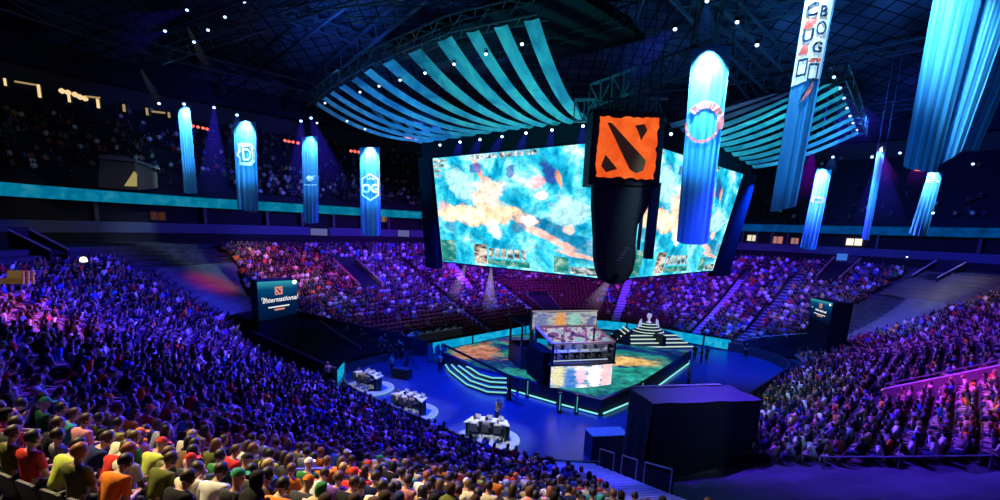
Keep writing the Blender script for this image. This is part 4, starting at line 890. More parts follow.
# ------------------------------------------------ information screens over the tunnels
def info_screen(label, tl, tr, bl, br, Y0, Y1, sc_):
    TL, BL = at_y(*tl, Y0), at_y(*bl, Y0); TR, BR = at_y(*tr, Y1), at_y(*br, Y1)
    t = thing('information_screen', label, 'screen', (BL + BR) / 2); X = (TR - TL); X.z = 0; X.normalize(); N_ = Vector((X.y, -X.x, 0))
    mb = MB(); mb.quad(BL, BR, TR, TL, uv=[(0, 0), (1, 0), (1, 1), (0, 1)])
    m, nt, out = nodes('info_led' + label[:6]); uv = N(nt, 'UVMap'); sp_ = N(nt, 'SeparateXYZ'); L(nt, uv.outputs[0], sp_.inputs[0]); r = ramp(nt, [(0, (.0, .01, .05)), (.5, (.0, .025, .12)), (.8, (.0, .09, .26)), (1, (.05, .5, .65))]); L(nt, sp_.outputs['Y'], r.inputs['Fac']); e = N(nt, 'Emission', Strength=.9); L(nt, r.outputs['Color'], e.inputs['Color']); L(nt, e.outputs[0], out.inputs['Surface']); e.inputs['Strength'].default_value = .65
    obj('display', mb, m, t)
    mb = MB(); bk = -N_ * 2.2; o = -N_ * .05; mb.hexa([BL + o, BR + o, BR + bk, BL + bk, TL + o + Zv * .05, TR + o + Zv * .05, TR + bk, TL + bk]); mb.hexa([Vector((*BL.xy, 0)) + o, Vector((*BR.xy, 0)) + o, Vector((*BR.xy, 0)) + bk, Vector((*BL.xy, 0)) + bk, BL + o, BR + o, BR + bk, BL + bk]); obj('housing', mb, mat('sign_housing', (.012, .016, .028), .7), t)
    w = (TR - TL).length; h = ((TL - BL).length + (TR - BR).length) / 2; c = (TL + TR + BL + BR) / 4; Yd = ((TL - BL) + (TR - BR)).normalized(); Xd = ((TR - TL) + (BR - BL)).normalized()
    WT = glow('sign_white', (.95, .92, .95), .9); RD = glow('sign_red', (.85, .32, .22), .85)
    put = lambda me, x, y, m, nm: obj(nm, flat(me, c + Xd * x + Yd * y + N_ * .06, Xd, Yd), m, t)
    put(text_mesh('International', h * .30 * sc_, .3, bold=.012), w * .05, 0, WT, 'lettering'); put(text_mesh('The', h * .17 * sc_, .25, bold=.004), -w * .36, h * .06, WT, 'lettering')
    put(shape([(-w * .27, -h * .02), (w * .27, -h * .02), (w * .27, h * .015), (-w * .27, h * .015)]), w * .02, -h * .19, WT, 'underline'); put(shape([(-w * .13, -h * .022), (w * .13, -h * .022), (w * .13, h * .022), (-w * .13, h * .022)]), w * .03, -h * .27, RD, 'red_bar')
    g = h * .1; put(shape([(-g, -g * 1.1), (g, -g * 1.1), (g, g * 1.1), (-g, g * 1.1)]), w * .02, h * .24, RD, 'emblem')
    put_ = lambda pts: obj('emblem_mark', flat(shape(pts), c + Xd * w * .02 + Yd * h * .24 + N_ * .09, Xd, Yd), LOGOD, t); put_([(-g * .6, g * .7), (-g * .4, g * .8), (g * .6, -g * .4), (g * .3, -g * .8)]); put_([(g * .3, g * .7), (g * .6, g * .7), (g * .5, g * .2)]); put_([(-g * .7, -g * .3), (-g * .2, -g * .8), (-g * .7, -g * .8)])
    put(ringmesh(0, h * .06, 12), w * .43, h * .42, glow('hot_white', (.9, 1, 1), 1.6), 'bright_spot')
    return t
info_screen('information screen on the left reading The International over a dark blue field', (257, 282), (297, 280), (259, 322), (297, 313), 41, 43, .6)
info_screen('small information screen on the right with an emblem above white lettering', (811, 298), (833, 303), (809, 316), (829, 325), 52, 49, .5)

# ------------------------------------------------ portals, aisles, stairs
def aisle(label, s, D0, D1, w, m=AISLE, s1=None):
    mb = MB(); k0 = int(D0 / TREAD); k1 = int(D1 / TREAD)
    for k in range(k0, k1):
        for hh in (0, .5):
            D = rowD(k) - .62 + TREAD * hh; q = (k - k0) / max(1, k1 - k0); ss = s if s1 is None else s + (s1 - s) * q
            z = hz(rowD(k)) - (.0 if hh else (hz(rowD(k)) - hz(rowD(k) - TREAD)) / 2) + .02 + (.1 if hh else .1); c = rimw(ss, D + TREAD / 4, z); n = nrm(ss)
            mb.box(c - Zv * .15, (w, TREAD / 2 + .03, .3), atan2(-n.x, n.y) if 1 else 0)
    o = obj('aisle_stairs', mb, m); tag(o, label, 'stairs'); return o
PURP = mat('aisle_purple_tint', (.5, .4, .6), .7)  # purple of the light mixed into the concrete colour
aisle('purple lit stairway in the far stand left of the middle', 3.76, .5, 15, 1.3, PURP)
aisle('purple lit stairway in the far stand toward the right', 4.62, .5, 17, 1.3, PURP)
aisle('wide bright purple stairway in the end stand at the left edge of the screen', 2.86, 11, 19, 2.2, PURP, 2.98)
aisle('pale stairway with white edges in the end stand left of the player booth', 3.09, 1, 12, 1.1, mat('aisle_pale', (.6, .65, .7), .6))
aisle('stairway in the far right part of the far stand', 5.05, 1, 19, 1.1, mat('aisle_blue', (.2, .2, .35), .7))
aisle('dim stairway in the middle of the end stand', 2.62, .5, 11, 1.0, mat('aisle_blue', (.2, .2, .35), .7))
def vom(label, s, D0, D1, w, m, zt=.9, edge=None):
    """vomitory: dark opening with two side walls running up the rows"""
    t = thing('stand_portal', label, 'stand entrance', rimw(s, D0, hz(D0)))
    k = int(s % 8); ds = w / seglen(k, (D0 + D1) / 2) / 2
    for sg_ in (-1, 1):
        a = rimw(s + sg_ * ds, D0, 0); b = rimw(s + sg_ * ds, D1, 0); d = (b - a); n = Vector((-d.y, d.x, 0)).normalized() * .12; V = lambda p, z: Vector((p.x, p.y, z))
        mb = MB(); mb.hexa([V(a - n, hz(D0) - .3), V(b - n, hz(D0) - .3), V(b + n, hz(D0) - .3), V(a + n, hz(D0) - .3), V(a - n, hz(D0) + zt), V(b - n, hz(D1) + zt), V(b + n, hz(D1) + zt), V(a + n, hz(D0) + zt)]); obj('side_wall', mb, m, t)
        mb = MB(); mb.tube([V(a, hz(D0) + zt + .1), V(b, hz(D1) + zt + .1)], .08, 6); obj('handrail', mb, edge or RAIL, t)
    a = rimw(s - ds, D1, 0); b = rimw(s + ds, D1, 0); mb = MB(); mb.quad(V(a, hz(D0)), V(b, hz(D0)), V(b, hz(D1) + zt + .3), V(a, hz(D1) + zt + .3)); obj('opening', mb, BLACK, t)
    mb = MB(); mb.quad(rimw(s - ds, D0, hz(D0) + .65), rimw(s + ds, D0, hz(D0) + .65), rimw(s + ds, D1, hz(D1) + .3), rimw(s - ds, D1, hz(D1) + .3)); obj('floor_patch', mb, DARK, t)
    return t
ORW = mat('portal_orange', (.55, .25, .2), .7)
vom('entrance in the end stand with orange sloping side walls', 2.27, 12.8, 18.6, 3.2, ORW, 1.0, mat('orange_rail', (.7, .35, .25), .5))
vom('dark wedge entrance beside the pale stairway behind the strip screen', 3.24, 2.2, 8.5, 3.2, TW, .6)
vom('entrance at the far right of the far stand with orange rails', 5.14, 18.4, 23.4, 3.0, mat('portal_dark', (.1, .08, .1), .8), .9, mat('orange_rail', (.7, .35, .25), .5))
vom('entrance at the top far right with pale rails', 5.37, 20.5, 24, 3.0, TW, .9, mat('pale_rail', (.7, .6, .45), .5))
vom('entrance at the top of the left stand with yellowish rails', 1.5, 21.8, 24.6, 1.8, TW, .9, mat('yellow_rail', (.5, .45, .25), .5))
# magenta lit wall in the right stand
MAG = mat('wall_magenta_tint', (.5, .32, .55), .7)  # part of the magenta light put into the wall colour
a, b = rimw(6.51, 8.4, 0), rimw(6.34, 18.5, 0)
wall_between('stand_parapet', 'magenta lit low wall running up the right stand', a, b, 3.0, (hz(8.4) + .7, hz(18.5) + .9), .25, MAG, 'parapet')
rail('thin pale handrail on top of the magenta lit wall', [Vector((*a.xy, hz(8.4) + .65)), Vector((*a.lerp(b, .5).xy, (hz(8.4) + hz(18.5)) / 2 + .75)), Vector((*b.xy, hz(18.5) + .85))], h=.35)
# corner stairs with blue lit treads near the camera
def stair_c(D):
    X_ = ((.3, 7.58), (2, 7.55), (4, 7.527), (6, 7.517), (8, 7.512), (16, 7.51))
    if D <= .3: return 7.58
    for (d0, a), (d1, b) in zip(X_, X_[1:]):
        if D <= d1: return a + (b - a) * (D - d0) / (d1 - d0)
    return 7.51
LIFT = .75
t = thing('corner_stairs', 'corner stairway with blue lit treads at the bottom of the photo', 'stairs', rimw(7.6, .6, hz(.7)))
TREAD_TINT = mat('tread_blue_tint', (.3, .33, .6), .5)  # blue light mixed into the tread colour, no emission
for k in range(0, 17):
    D = rowD(k) - .62; ss = stair_c(rowD(k))
    for hh in (0, 1):
        z = hz(rowD(k)) + LIFT - (0 if hh else (hz(rowD(k)) - hz(rowD(k) - TREAD)) * .5); n = nrm(ss); c = rimw(ss, D + TREAD * (.25 + .5 * hh), z); xd = Vector((n.y, -n.x, 0))
        mb = MB(); mb.box(c - Zv * .5, (2.4, TREAD * .52, 1.0), ax=(xd, n, Zv)); s1 = obj('step', mb, TREAD_TINT, t)
        mb = MB(); mb.box(c + n * (TREAD * .26) + Zv * .005, (2.3, .05, .03), ax=(xd, n, Zv)); obj('nosing', mb, mat('nosing_pale', (.5, .5, .7), .4), s1)
pts = lambda sx, ks: [rimw(stair_c(rowD(k)) + sx / ((RR + rowD(k)) * pi / 2), rowD(k), hz(rowD(k)) + LIFT) for k in ks]
rail('bent steel handrail beside the corner stairs, lower piece', pts(-1.25, (0, 2)), h=.95)
rail('bent steel handrail beside the corner stairs, middle piece', pts(-1.25, (3, 5)), h=.95)
rail('bent steel handrail beside the corner stairs, upper piece', pts(-1.25, (6, 9)), h=.95)
# dark wedge to the right of the stairs (curtain rail)
mb = MB(); Q = pts(-1.35, (0, 3, 6, 9)); 
for p, q in zip(Q, Q[1:]): mb.quad(p - Zv * 1.4, q - Zv * 1.4, q + Zv * .75, p + Zv * .75); 
o = obj('rail_curtain', mb, DARK); tag(o, 'black cloth hung along the railing between the corner stairs and the draped box', 'curtain')
# rail in front of the right stand, and rails in the foreground
rail('long thin handrail in front of the seats at lower right', [rimw(7.095, D, hz(D)) for D in (8.0, 10.5, 13)], h=.75)
rail('second handrail at the lower right edge of the photo', [rimw(7.1, D, hz(D)) for D in (14.2, 16, 18)], h=.75)
def rail_px(label, p0, p1, Y0, Y1, h=.8):
    a, b = at_y(*p0, Y0), at_y(*p1, Y1); return rail(label, [a - Zv * h, b - Zv * h], h=h)
rail_px('black handrail end among the seats at lower left', (205, 476), (236, 472), 8.6, 9.2)
rail_px('thin dark handrail among the lower left crowd, beside orange shirts', (262, 470), (325, 469), 10.5, 11)
rail('pale handrail at the edge of the left stand beside the tarpaulin', [rimw(1.58, D, hz(D)) for D in (13.5, 15.5, 17.5)], h=1.0)
rail('pale rail on the tunnel wall of the end stand', [rimw(1.86, D, hz(D)) for D in (1.5, 4, 7)], h=1.0)
a = rimw(5.14, 1.0, 0); b = rimw(5.45, 5.4, 0); rail('thin pale rail on the dark tunnel wall at right', [Vector((*a.xy, 1.6)), Vector((*a.lerp(b, .5).xy, 2.5)), Vector((*b.xy, 3.2))], h=.15)
# edge rail of the platform
rail('short reddish rail at the foot of the sheet, right of the corner stairs', [A - Y * 1.9 + X * (wdt * f) + Zv * .3 for f in (.35, .7, 1.1)], h=.6, m=mat('rail_red', (.5, .3, .28), .5))
#PART5
# ================================================================== PEOPLE
def skin_mesh(chains, name, sub=1):
    """chains: list of lists of (x,y,z,r) or (x,y,z,rx,ry); an int as first item links to an earlier vertex index"""
    bm = bmesh.new(); lay = bm.verts.layers.skin.verify(); vs = []
    for ch in chains:
        prev = None
        for q in ch:
            if isinstance(q, int): prev = vs[q]; continue
            v = bm.verts.new(q[:3]); v[lay].radius = (q[3], q[4] if len(q) > 4 else q[3]); vs.append(v)
            if prev is not None: bm.edges.new((prev, v))
            else: v[lay].use_root = True
            prev = v
    me = bpy.data.meshes.new(name); bm.to_mesh(me); bm.free()
    o = bpy.data.objects.new(name, me); COL.objects.link(o)
    md = o.modifiers.new('s', 'SKIN'); md.use_smooth_shade = True
    if sub: o.modifiers.new('u', 'SUBSURF').levels = sub
    dg = bpy.context.evaluated_depsgraph_get(); dg.update(); r = bpy.data.meshes.new_from_object(o.evaluated_get(dg)); r.materials.clear()
    bpy.data.objects.remove(o); bpy.data.meshes.remove(me); r.polygons.foreach_set('use_smooth', [True] * len(r.polygons)); return r
def addsph(me, items):
    bm = bmesh.new(); bm.from_mesh(me)
    for (c, r, s, mi) in items:
        res = bmesh.ops.create_icosphere(bm, subdivisions=1, radius=r); bmesh.ops.scale(bm, verts=res['verts'], vec=s); bmesh.ops.translate(bm, verts=res['verts'], vec=c)
        for f in {f for v in res['verts'] for f in v.link_faces}: f.material_index = mi; f.smooth = True
    bm.to_mesh(me); bm.free()
def hair_mesh(h, kind):
    """h: matrix head frame -> body; head centre at origin, face +y"""
    bm = bmesh.new(); bmesh.ops.create_uvsphere(bm, u_segments=14, v_segments=10, radius=1)
    for v in bm.verts: v.co = Vector((v.co.x * .098, v.co.y * .118 - .008, v.co.z * .128 + .012))
    def cut(co):
        if kind == 'cap': return co.z < .03
        if kind == 'long': return co.y > .045 and co.z < .065
        return (co.y > .02 and co.z < .07) or co.z < -.085 - co.y * .3
    bmesh.ops.delete(bm, geom=[v for v in bm.verts if cut(v.co)], context='VERTS')
    if kind == 'long':
        for v in bm.verts:
            if v.co.z < 0: v.co.z -= .16 * min(1, -v.co.z / .08); v.co.x *= 1.12; v.co.y -= .015
    if kind == 'cap':
        a = [bm.verts.new(Vector((.09 * cos(t_), .07 + .13 * sin(t_), .032 - .01 * abs(cos(t_))))) for t_ in [pi * i / 8 for i in range(9)]]; bm.faces.new(a)
    if kind == 'short':
        for i, v in enumerate(bm.verts): v.co *= 1 + .04 * sin(i * 7.3)
    for v in bm.verts: v.co = h @ v.co
    me = bpy.data.meshes.new('hair'); bm.to_mesh(me); bm.free(); me.polygons.foreach_set('use_smooth', [True] * len(me.polygons)); return me
def person_set(lean=.1, turn=0, armmode='lap', stand=False, nod=.1):
    hip = Vector((0, 0, .1)); Ru = Matrix.Rotation(-lean, 3, 'X')
    tb = lambda x, y, z: hip + Ru @ (Vector((x, y, z)) - hip)
    hb = tb(0, .005, .665); Hm = Matrix.Translation(tb(0, .03, .795)) @ Matrix.Rotation(turn, 4, 'Z') @ Matrix.Rotation(-lean * .4 - nod, 4, 'X')
    hd = lambda x, y, z: tuple(Hm @ Vector((x, y, z)))
    g = lambda p, r, r2=None: (*p, r, r2 or r)
    tor = [(0, 0, .09), (0, .0, .24), (0, -.005, .40), (0, -.015, .53), (0, -.01, .615)]; tr_ = [(.155, .12), (.15, .115), (.175, .12), (.175, .11), (.085, .07)]
    main = [g(tb(*p), a, b) for p, a, b in zip(tor, [r[0] * .95 for r in tr_], [r[1] * .95 for r in tr_])] + [g(hb, .055), (*hd(0, -.005, -.085), .066, .07), (*hd(0, .0, -.02), .082, .092), (*hd(0, -.005, .06), .08, .095), (*hd(0, -.008, .105), .05, .06)]
    ch = [main, [7, (*hd(0, .105, -.012), .016), (*hd(0, .118, -.028), .013)]]
    shirt = [[g(tb(*p), a * 1.06, b * 1.08) for p, (a, b) in zip(tor, tr_)]]; pants = [[(0, 0, .17, .152, .118), (0, 0, .08, .16, .13)]]; shoes = []
    nb = 12; nsh = 5; npn = 2
    legs = {}
    for sx in (-1, 1):
        sh = tb(sx * .19, -.01, .555)
        if armmode == 'lap': el = tb(sx * .25, .06, .25); wr = Vector((sx * .13, .34, .20)) if not stand else tb(sx * .26, .12, .05)
        elif armmode == 'chin': el = tb(sx * .22, .2, .24); wr = tb(sx * .07, .2, .58)
        elif armmode == 'hold': el = tb(sx * .25, .08, .24); wr = tb(sx * .08, .33, .36)
        else: el = tb(sx * .27, -.02, .22); wr = tb(sx * .28, .06, -.02)
        dv = (wr - el).normalized(); side = Vector((-sx, 0, 0)); 
        if abs(dv.x) > .8: side = Vector((0, 0, 1))
        side = (side - dv * side.dot(dv)).normalized(); dn = dv.cross(side)
        pal = wr + dv * .065
        ch.append([3, g(sh, .062), g(el, .043), g(wr, .028), (*pal, .036, .02)]); ip = nb + 3; nb += 4
        for k, (o, l) in enumerate(((-.026, .062), (-.009, .075), (.009, .07), (.025, .055))):
            b = pal + dv * .03 + side * o; ch.append([ip, g(b, .0095), g(b + dv * l * .5 + dn * .012 * 1, .0088), g(b + dv * l * .85 + dn * .03, .0075)]); nb += 3
        b = wr + dv * .03 + side * .034; ch.append([ip - 1, g(b, .011), g(b + dv * .04 + side * .016, .009)]); nb += 2
        shirt.append([3, g(sh + Vector((0, 0, .0)), .08), g(sh.lerp(el, .75), .062)]); 
        if stand: kn = Vector((sx * .1, .03, -.37)); an = Vector((sx * .1, -.02, -.78)); toe = Vector((sx * .11, .15, -.84))
        else: kn = Vector((sx * .13, .46, .07)); an = Vector((sx * .13, .43, -.33)); toe = Vector((sx * .14, .58, -.38))
        hj = Vector((sx * .09, .03, .07)); ch.append([0, g(hj, .085), g(kn, .056), g(an, .038), g(toe, .034)]); nb += 4
        pants.append([1, g(hj, .1), g(hj.lerp(kn, .55), .088), g(kn, .068), g(kn.lerp(an, .5), .06), g(an + Vector((0, 0, .05)), .052)])
        sp_ = [(*(an + Vector((0, -.03, -.03))), .05, .045), (*(an.lerp(toe, .5) + Vector((0, 0, .0))), .046, .044), (*toe, .042, .034)]; shoes.append(sp_)
    body = skin_mesh(ch, 'body'); addsph(body, [(Vector(hd(sx * .034, .083, .012)), .014, (1, 1, 1), 1) for sx in (-1, 1)] + [(Vector(hd(sx * .088, -.005, -.012)), .03, (.4, .8, 1.1), 0) for sx in (-1, 1)] + [(Vector(hd(0, .088, -.055)), .022, (1, .3, .3), 2)])
    return dict(body=body, shirt=skin_mesh(shirt, 'shirt'), trousers=skin_mesh(pants, 'trousers'), shoes=[skin_mesh([c], 'shoe') for c in shoes], hair={k: hair_mesh(Hm, k) for k in ('short', 'long', 'cap')}, shirt_frame=(tb(0, -.14, .42), Ru))
POSES = [person_set(.12, 0, 'lap'), person_set(.55, .1, 'hold', nod=.1), person_set(.28, -.45, 'lap'), person_set(-.08, .3, 'lap'), person_set(.68, .5, 'chin', nod=-.15)]
STANDP = [person_set(.02, .1, 'side', True), person_set(.12, -.2, 'hold', True)]
EYE_M = mat('eye_dark', (.02, .02, .02), .3); LIP_M = mat('lip', (.4, .18, .15), .5)
SKINS = [mat('skin_%d' % i, c, .55) for i, c in enumerate([(.58, .33, .23), (.5, .28, .18), (.4, .22, .14), (.64, .4, .3), (.22, .11, .07)])]
HAIRS = {'black': mat('hair_black', (.015, .012, .011), .5), 'dark': mat('hair_dark', (.045, .025, .015), .5), 'brown': mat('hair_brown', (.13, .065, .03), .5), 'reddish': mat('hair_red', (.3, .09, .03), .5), 'blond': mat('hair_blond', (.45, .3, .13), .5)}
CAPS = {'red': (.6, .04, .02), 'black': (.02, .02, .022), 'white': (.7, .7, .68), 'green': (.03, .25, .1), 'orange': (.8, .2, .03)}
CLO = {'black': (.018, .018, .02), 'charcoal': (.05, .05, .055), 'grey': (.2, .2, .21), 'white': (.75, .75, .72), 'navy': (.02, .03, .1), 'blue': (.05, .12, .45), 'purple': (.2, .08, .4), 'red': (.6, .04, .03), 'orange': (.85, .24, .03), 'lime': (.55, .62, .1), 'green': (.04, .2, .05), 'olive': (.12, .13, .03), 'tan': (.42, .3, .16), 'pink': (.75, .32, .32), 'brown': (.15, .08, .04), 'maroon': (.25, .03, .05), 'cream': (.72, .66, .45), 'teal': (.04, .3, .32)}
cm = lambda c: mat('cloth_' + c, CLO[c], .85, var=.12, scale=8)
def slotm(o, i, m):
    o.material_slots[i].link = 'OBJECT'; o.material_slots[i].material = m
PBASE = mat('person_base', (.5, .5, .5))
def prep(P):
    P['body'].materials.append(PBASE); P['body'].materials.append(EYE_M); P['body'].materials.append(LIP_M)
    for k in ('shirt', 'trousers'): P[k].materials.append(PBASE)
    for q in P['shoes']: q.materials.append(PBASE)
    for q in P['hair'].values(): q.materials.append(PBASE)
for P in POSES + STANDP: prep(P)
PROTO = {}
def proto(pi_, hk):
    P = (POSES + STANDP)[pi_]; key = (pi_, hk)
    if key not in PROTO: PROTO[key] = [('body', P['body']), ('shirt', P['shirt']), ('trousers', P['trousers']), ('shoe', P['shoes'][0]), ('shoe', P['shoes'][1]), (('cap' if hk == 'cap' else 'hair'), P['hair'][hk])]
    return PROTO[key]
def place_person(loc, rz, pi_, top, legs, hairc, hk, sk, label, group=None, scale=1.0):
    t = bpy.data.objects.new('person', None); COL.objects.link(t); t.empty_display_size = .2
    t.matrix_basis = Matrix.Translation(Vector(loc)) @ Matrix.Rotation(rz, 4, 'Z') @ Matrix.Scale(scale, 4)
    tag(t, label, 'person', group)
    for nm, me in proto(pi_, hk):
        o = bpy.data.objects.new(nm, me); COL.objects.link(o); o.parent = t
        m = SKINS[sk] if nm == 'body' else cm(top) if nm == 'shirt' else cm(legs) if nm == 'trousers' else cm('charcoal') if nm == 'shoe' else (mat('cap_' + hairc, CAPS[hairc], .7) if hk == 'cap' else HAIRS[hairc])
        slotm(o, 0, m)
    return t
# ------------------------------------------------ where people and seats are
AIS = [(3.76, .7), (4.62, .75), (3.09, .65), (5.05, .65), (2.62, .6)]
def spot(s, D):
    """(seat?, occupancy) at perimeter s and distance D"""
    s8 = s % 8
    R = RR + D; k = int(s8); ml = seglen(k, D)
    near = lambda a, w: abs(((s8 - a + 4) % 8) - 4) * ml < w
    if 7.08 < s8 < 7.45: return None
    if s8 >= 7.45:
        c = stair_c(D)
        if D < 14.5 and abs(s8 - c) * ml < 1.3: return None
        if s8 < c: return None
    if s8 >= 7.45 or s8 < 1.58:
        if s8 < 7.6 and s8 > 7 and D > 22: return None
        if 1.15 < s8 < 1.58 and D < 2.6 + (s8 - 1.2) / .35 * 7.5: return None
        if near(.35, .55) or near(1.05, .55): return None
        if D > 21.0: return None
        return .86 if D > 15 and (s8 > 7 or s8 < .6) else .95
    if s8 < 1.76 + .0: 
        return None
    if s8 < 2.0 and D < (2.0 - s8) / .24 * 11.5 + .8: return None
    if s8 < 1.86 and D > 11 and s8 < 1.75 + .11 * (D - 11.5) / 7.7: return None
    if s8 <= 5.3:
        if 2.08 < s8 < 2.5 and D < 4: return None
        for a, w in AIS:
            if near(a, w) and D < 19: return None
        if D > 11 and abs(s8 - (2.86 + .12 * (D - 11) / 8)) * ml < 1.25: return None
        if abs(s8 - 2.27) * ml < 1.75 and 12.4 < D < 19: return None
        if abs(s8 - 3.24) * ml < 1.75 and 1.8 < D < 9: return None
        if abs(s8 - 5.14) * ml < 1.7 and D > 18: return None
        if s8 > 5.1 and D < (s8 - 5.1) / .4 * 6 + 1.2: return None
        if D > 22.5: return None
        # empty rows low down
        if s8 < 2.5: return .85 if D > 7 else .12
        if s8 < 3.1: return .93 if D > 5.5 else .05
        if s8 < 3.62: return .6 if D > 13 else .04
        if s8 < 4.0: return .5 if D > 5 else .05
        if s8 < 4.4: return .95 if D > 3.5 else .1
        return .95
    if s8 < 5.58: return None
    if s8 < 7.08:
        if D > 22.5: return None
        c = 6.51 - .17 * (D - 8.4) / 10
        if D > 7.8 and -1.0 < (s8 - c) * ml < 3.2 and D < 19: return None
        if abs(s8 - 6.15) * ml < 1.1 and 8 < D < 16: return .15
        if near(6.9, .55): return None
        return .95
    return None
SEATS = []
for k in range(NROW):
    D = rowD(k)
    for seg in range(8):
        n = max(1, int(seglen(seg, D) / .56))
        for i in range(n):
            s = seg + (i + .5) / n; oc = spot(s, D)
            if oc is None: continue
            p = rimw(s, D, hz(D)); q = proj(p + Vector((0, 0, .9)))
            if q[2] < 1.5 or not (-90 < q[0] < 1090 and -60 < q[1] < 580): continue
            if (p - EYE).length < 5.6: continue
            SEATS.append((s, D, p, q, rnd.random() < oc))
SEATS.sort(key=lambda a: a[3][2])
inview = [a for a in SEATS if -15 < a[3][0] < 1015 and a[3][1] < 512]
NEARP = [a for a in inview if a[4]][:300]; NEARS = inview[:300]
nearp_ids = {id(a) for a in NEARP}; nears_ids = {id(a) for a in NEARS}
# ------------------------------------------------ individual seats
SEATM = {'dark': mat('seat_dark', (.05, .045, .045), .6), 'red': mat('seat_red', (.4, .05, .04), .6)}
def seat_meshes():
    b = MB(); P = []
    for i in range(5):
        q = i / 4; row = []
        for j in range(7):
            x = -1 + 2 * j / 6; row.append(Vector((x * .235 * (1 - .12 * q ** 3), -.215 - .08 * q + .03 * x * x, .42 + .44 * q - .04 * abs(x) ** 3 * q)))
        P.append(row)
    b.grid(P, uv=False); P2 = [[p + Vector((0, -.045, 0)) for p in row] for row in P]; b.grid([list(reversed(r)) for r in P2], uv=False)
    per_ = lambda Q: Q[0] + [r[-1] for r in Q[1:]] + list(reversed(Q[-1][:-1])) + [r[0] for r in reversed(Q[1:-1])]
    e1, e2 = per_(P), per_(P2)
    for i in range(len(e1)): j = (i + 1) % len(e1); b.quad(e1[i], e1[j], e2[j], e2[i])
    s = MB(); s.hexa([Vector(q) for q in ((-.23, -.2, .36), (.23, -.2, .36), (.22, .22, .38), (-.22, .22, .38), (-.23, -.2, .41), (.23, -.2, .41), (.22, .24, .44), (-.22, .24, .44))])
    l = MB(); l.box((0, -.2, .2), (.1, .12, .4)); l.box((0, -.2, .02), (.3, .2, .04))
    a = MB(); a.box((.265, -.05, .6), (.05, .3, .035)); a.box((.265, -.18, .4), (.04, .06, .4))
    return [('backrest', b.mesh('backrest', True)), ('seat_pan', s.mesh('seat_pan')), ('pedestal', l.mesh('pedestal')), ('armrest', a.mesh('armrest'))]
SM = seat_meshes()
for n_, me in SM: me.materials.append(PBASE)
def place_seat(a):
    s, D, p, q, occ = a; n = nrm(s); rz = atan2(-n.x, n.y)
    red = (not occ) or (q[0] > 490 and q[0] < 640)
    t = bpy.data.objects.new('arena_seat', None); COL.objects.link(t); t.matrix_basis = Matrix.Translation(p) @ Matrix.Rotation(rz, 4, 'Z')
    if occ: tag(t, 'folding arena seat under a seated person in the near stand', 'seat', 'occupied arena seats of the near stand')
    else: tag(t, 'empty red folding arena seat in the near stand', 'seat', 'empty red arena seats of the near stand')
    for nm, me in SM:
        o = bpy.data.objects.new(nm, me); COL.objects.link(o); o.parent = t
        slotm(o, 0, SEATM['red' if red else 'dark'] if nm in ('backrest', 'seat_pan') else BLACK)
for a in NEARS: place_seat(a)
# ------------------------------------------------ individual people
rp = random.Random(21)
HINT = [(45, 468, 'lime', 'black', 'short', 1), (70, 475, 'olive', 'reddish', 'short', 0), (100, 488, 'orange', 'black', 'short', 1), (112, 470, 'cream', 'reddish', 'short', 0), (122, 478, 'green', 'brown', 'short', 2), (22, 468, 'red', 'black', 'short', 0), (45, 418, 'green', 'green', 'cap', 0), (90, 420, 'lime', 'black', 'short', 0), (120, 420, 'cream', 'brown', 'short', 0), (134, 440, 'orange', 'black', 'short', 1), (115, 435, 'lime', 'black', 'short', 0), (180, 446, 'cream', 'blond', 'short', 1), (160, 468, 'olive', 'brown', 'short', 0), (190, 478, 'charcoal', 'red', 'cap', 0), (195, 430, 'orange', 'reddish', 'short', 0), (262, 450, 'white', 'brown', 'short', 0), (292, 478, 'orange', 'brown', 'short', 0), (305, 475, 'green', 'white', 'cap', 0), (265, 470, 'lime', 'black', 'short', 0), (300, 455, 'cream', 'brown', 'short', 0), (345, 485, 'red', 'red', 'cap', 0), (380, 478, 'cream', 'black', 'long', 0), (390, 465, 'green', 'dark', 'short', 0), (330, 470, 'orange', 'brown', 'long', 0), (527, 472, 'pink', 'black', 'short', 0), (558, 483, 'teal', 'white', 'cap', 0), (535, 492, 'tan', 'brown', 'short', 0), (550, 492, 'white', 'black', 'long', 0), (410, 490, 'pink', 'dark', 'short', 0), (470, 492, 'orange', 'white', 'cap', 0), (240, 460, 'olive', 'brown', 'short', 0), (268, 490, 'brown', 'black', 'short', 0), (215, 470, 'green', 'black', 'short', 0), (440, 470, 'cream', 'brown', 'long', 0), (170, 490, 'cream', 'dark', 'short', 4)]
used = set(); hinted = {}
for hx_, hy_, *rest in HINT:
    best = None
    for a in NEARP:
        if id(a) in used: continue
        d = (a[3][0] - hx_) ** 2 + (a[3][1] - hy_ - 4) ** 2
        if best is None or d < best[0]: best = (d, a)
    used.add(id(best[1])); hinted[id(best[1])] = rest
rows = {}
for a in NEARP: rows.setdefault(round(a[1], 2), []).append(a)
rk = sorted(rows, reverse=True)
ptop = ['black'] * 7 + ['charcoal'] * 5 + ['grey'] * 4 + ['white'] * 3 + ['navy'] * 4 + ['blue'] * 2 + ['red'] * 3 + ['orange'] * 3 + ['olive'] * 3 + ['green'] * 2 + ['tan'] * 2 + ['cream'] * 3 + ['pink', 'purple', 'maroon', 'brown', 'lime', 'teal']
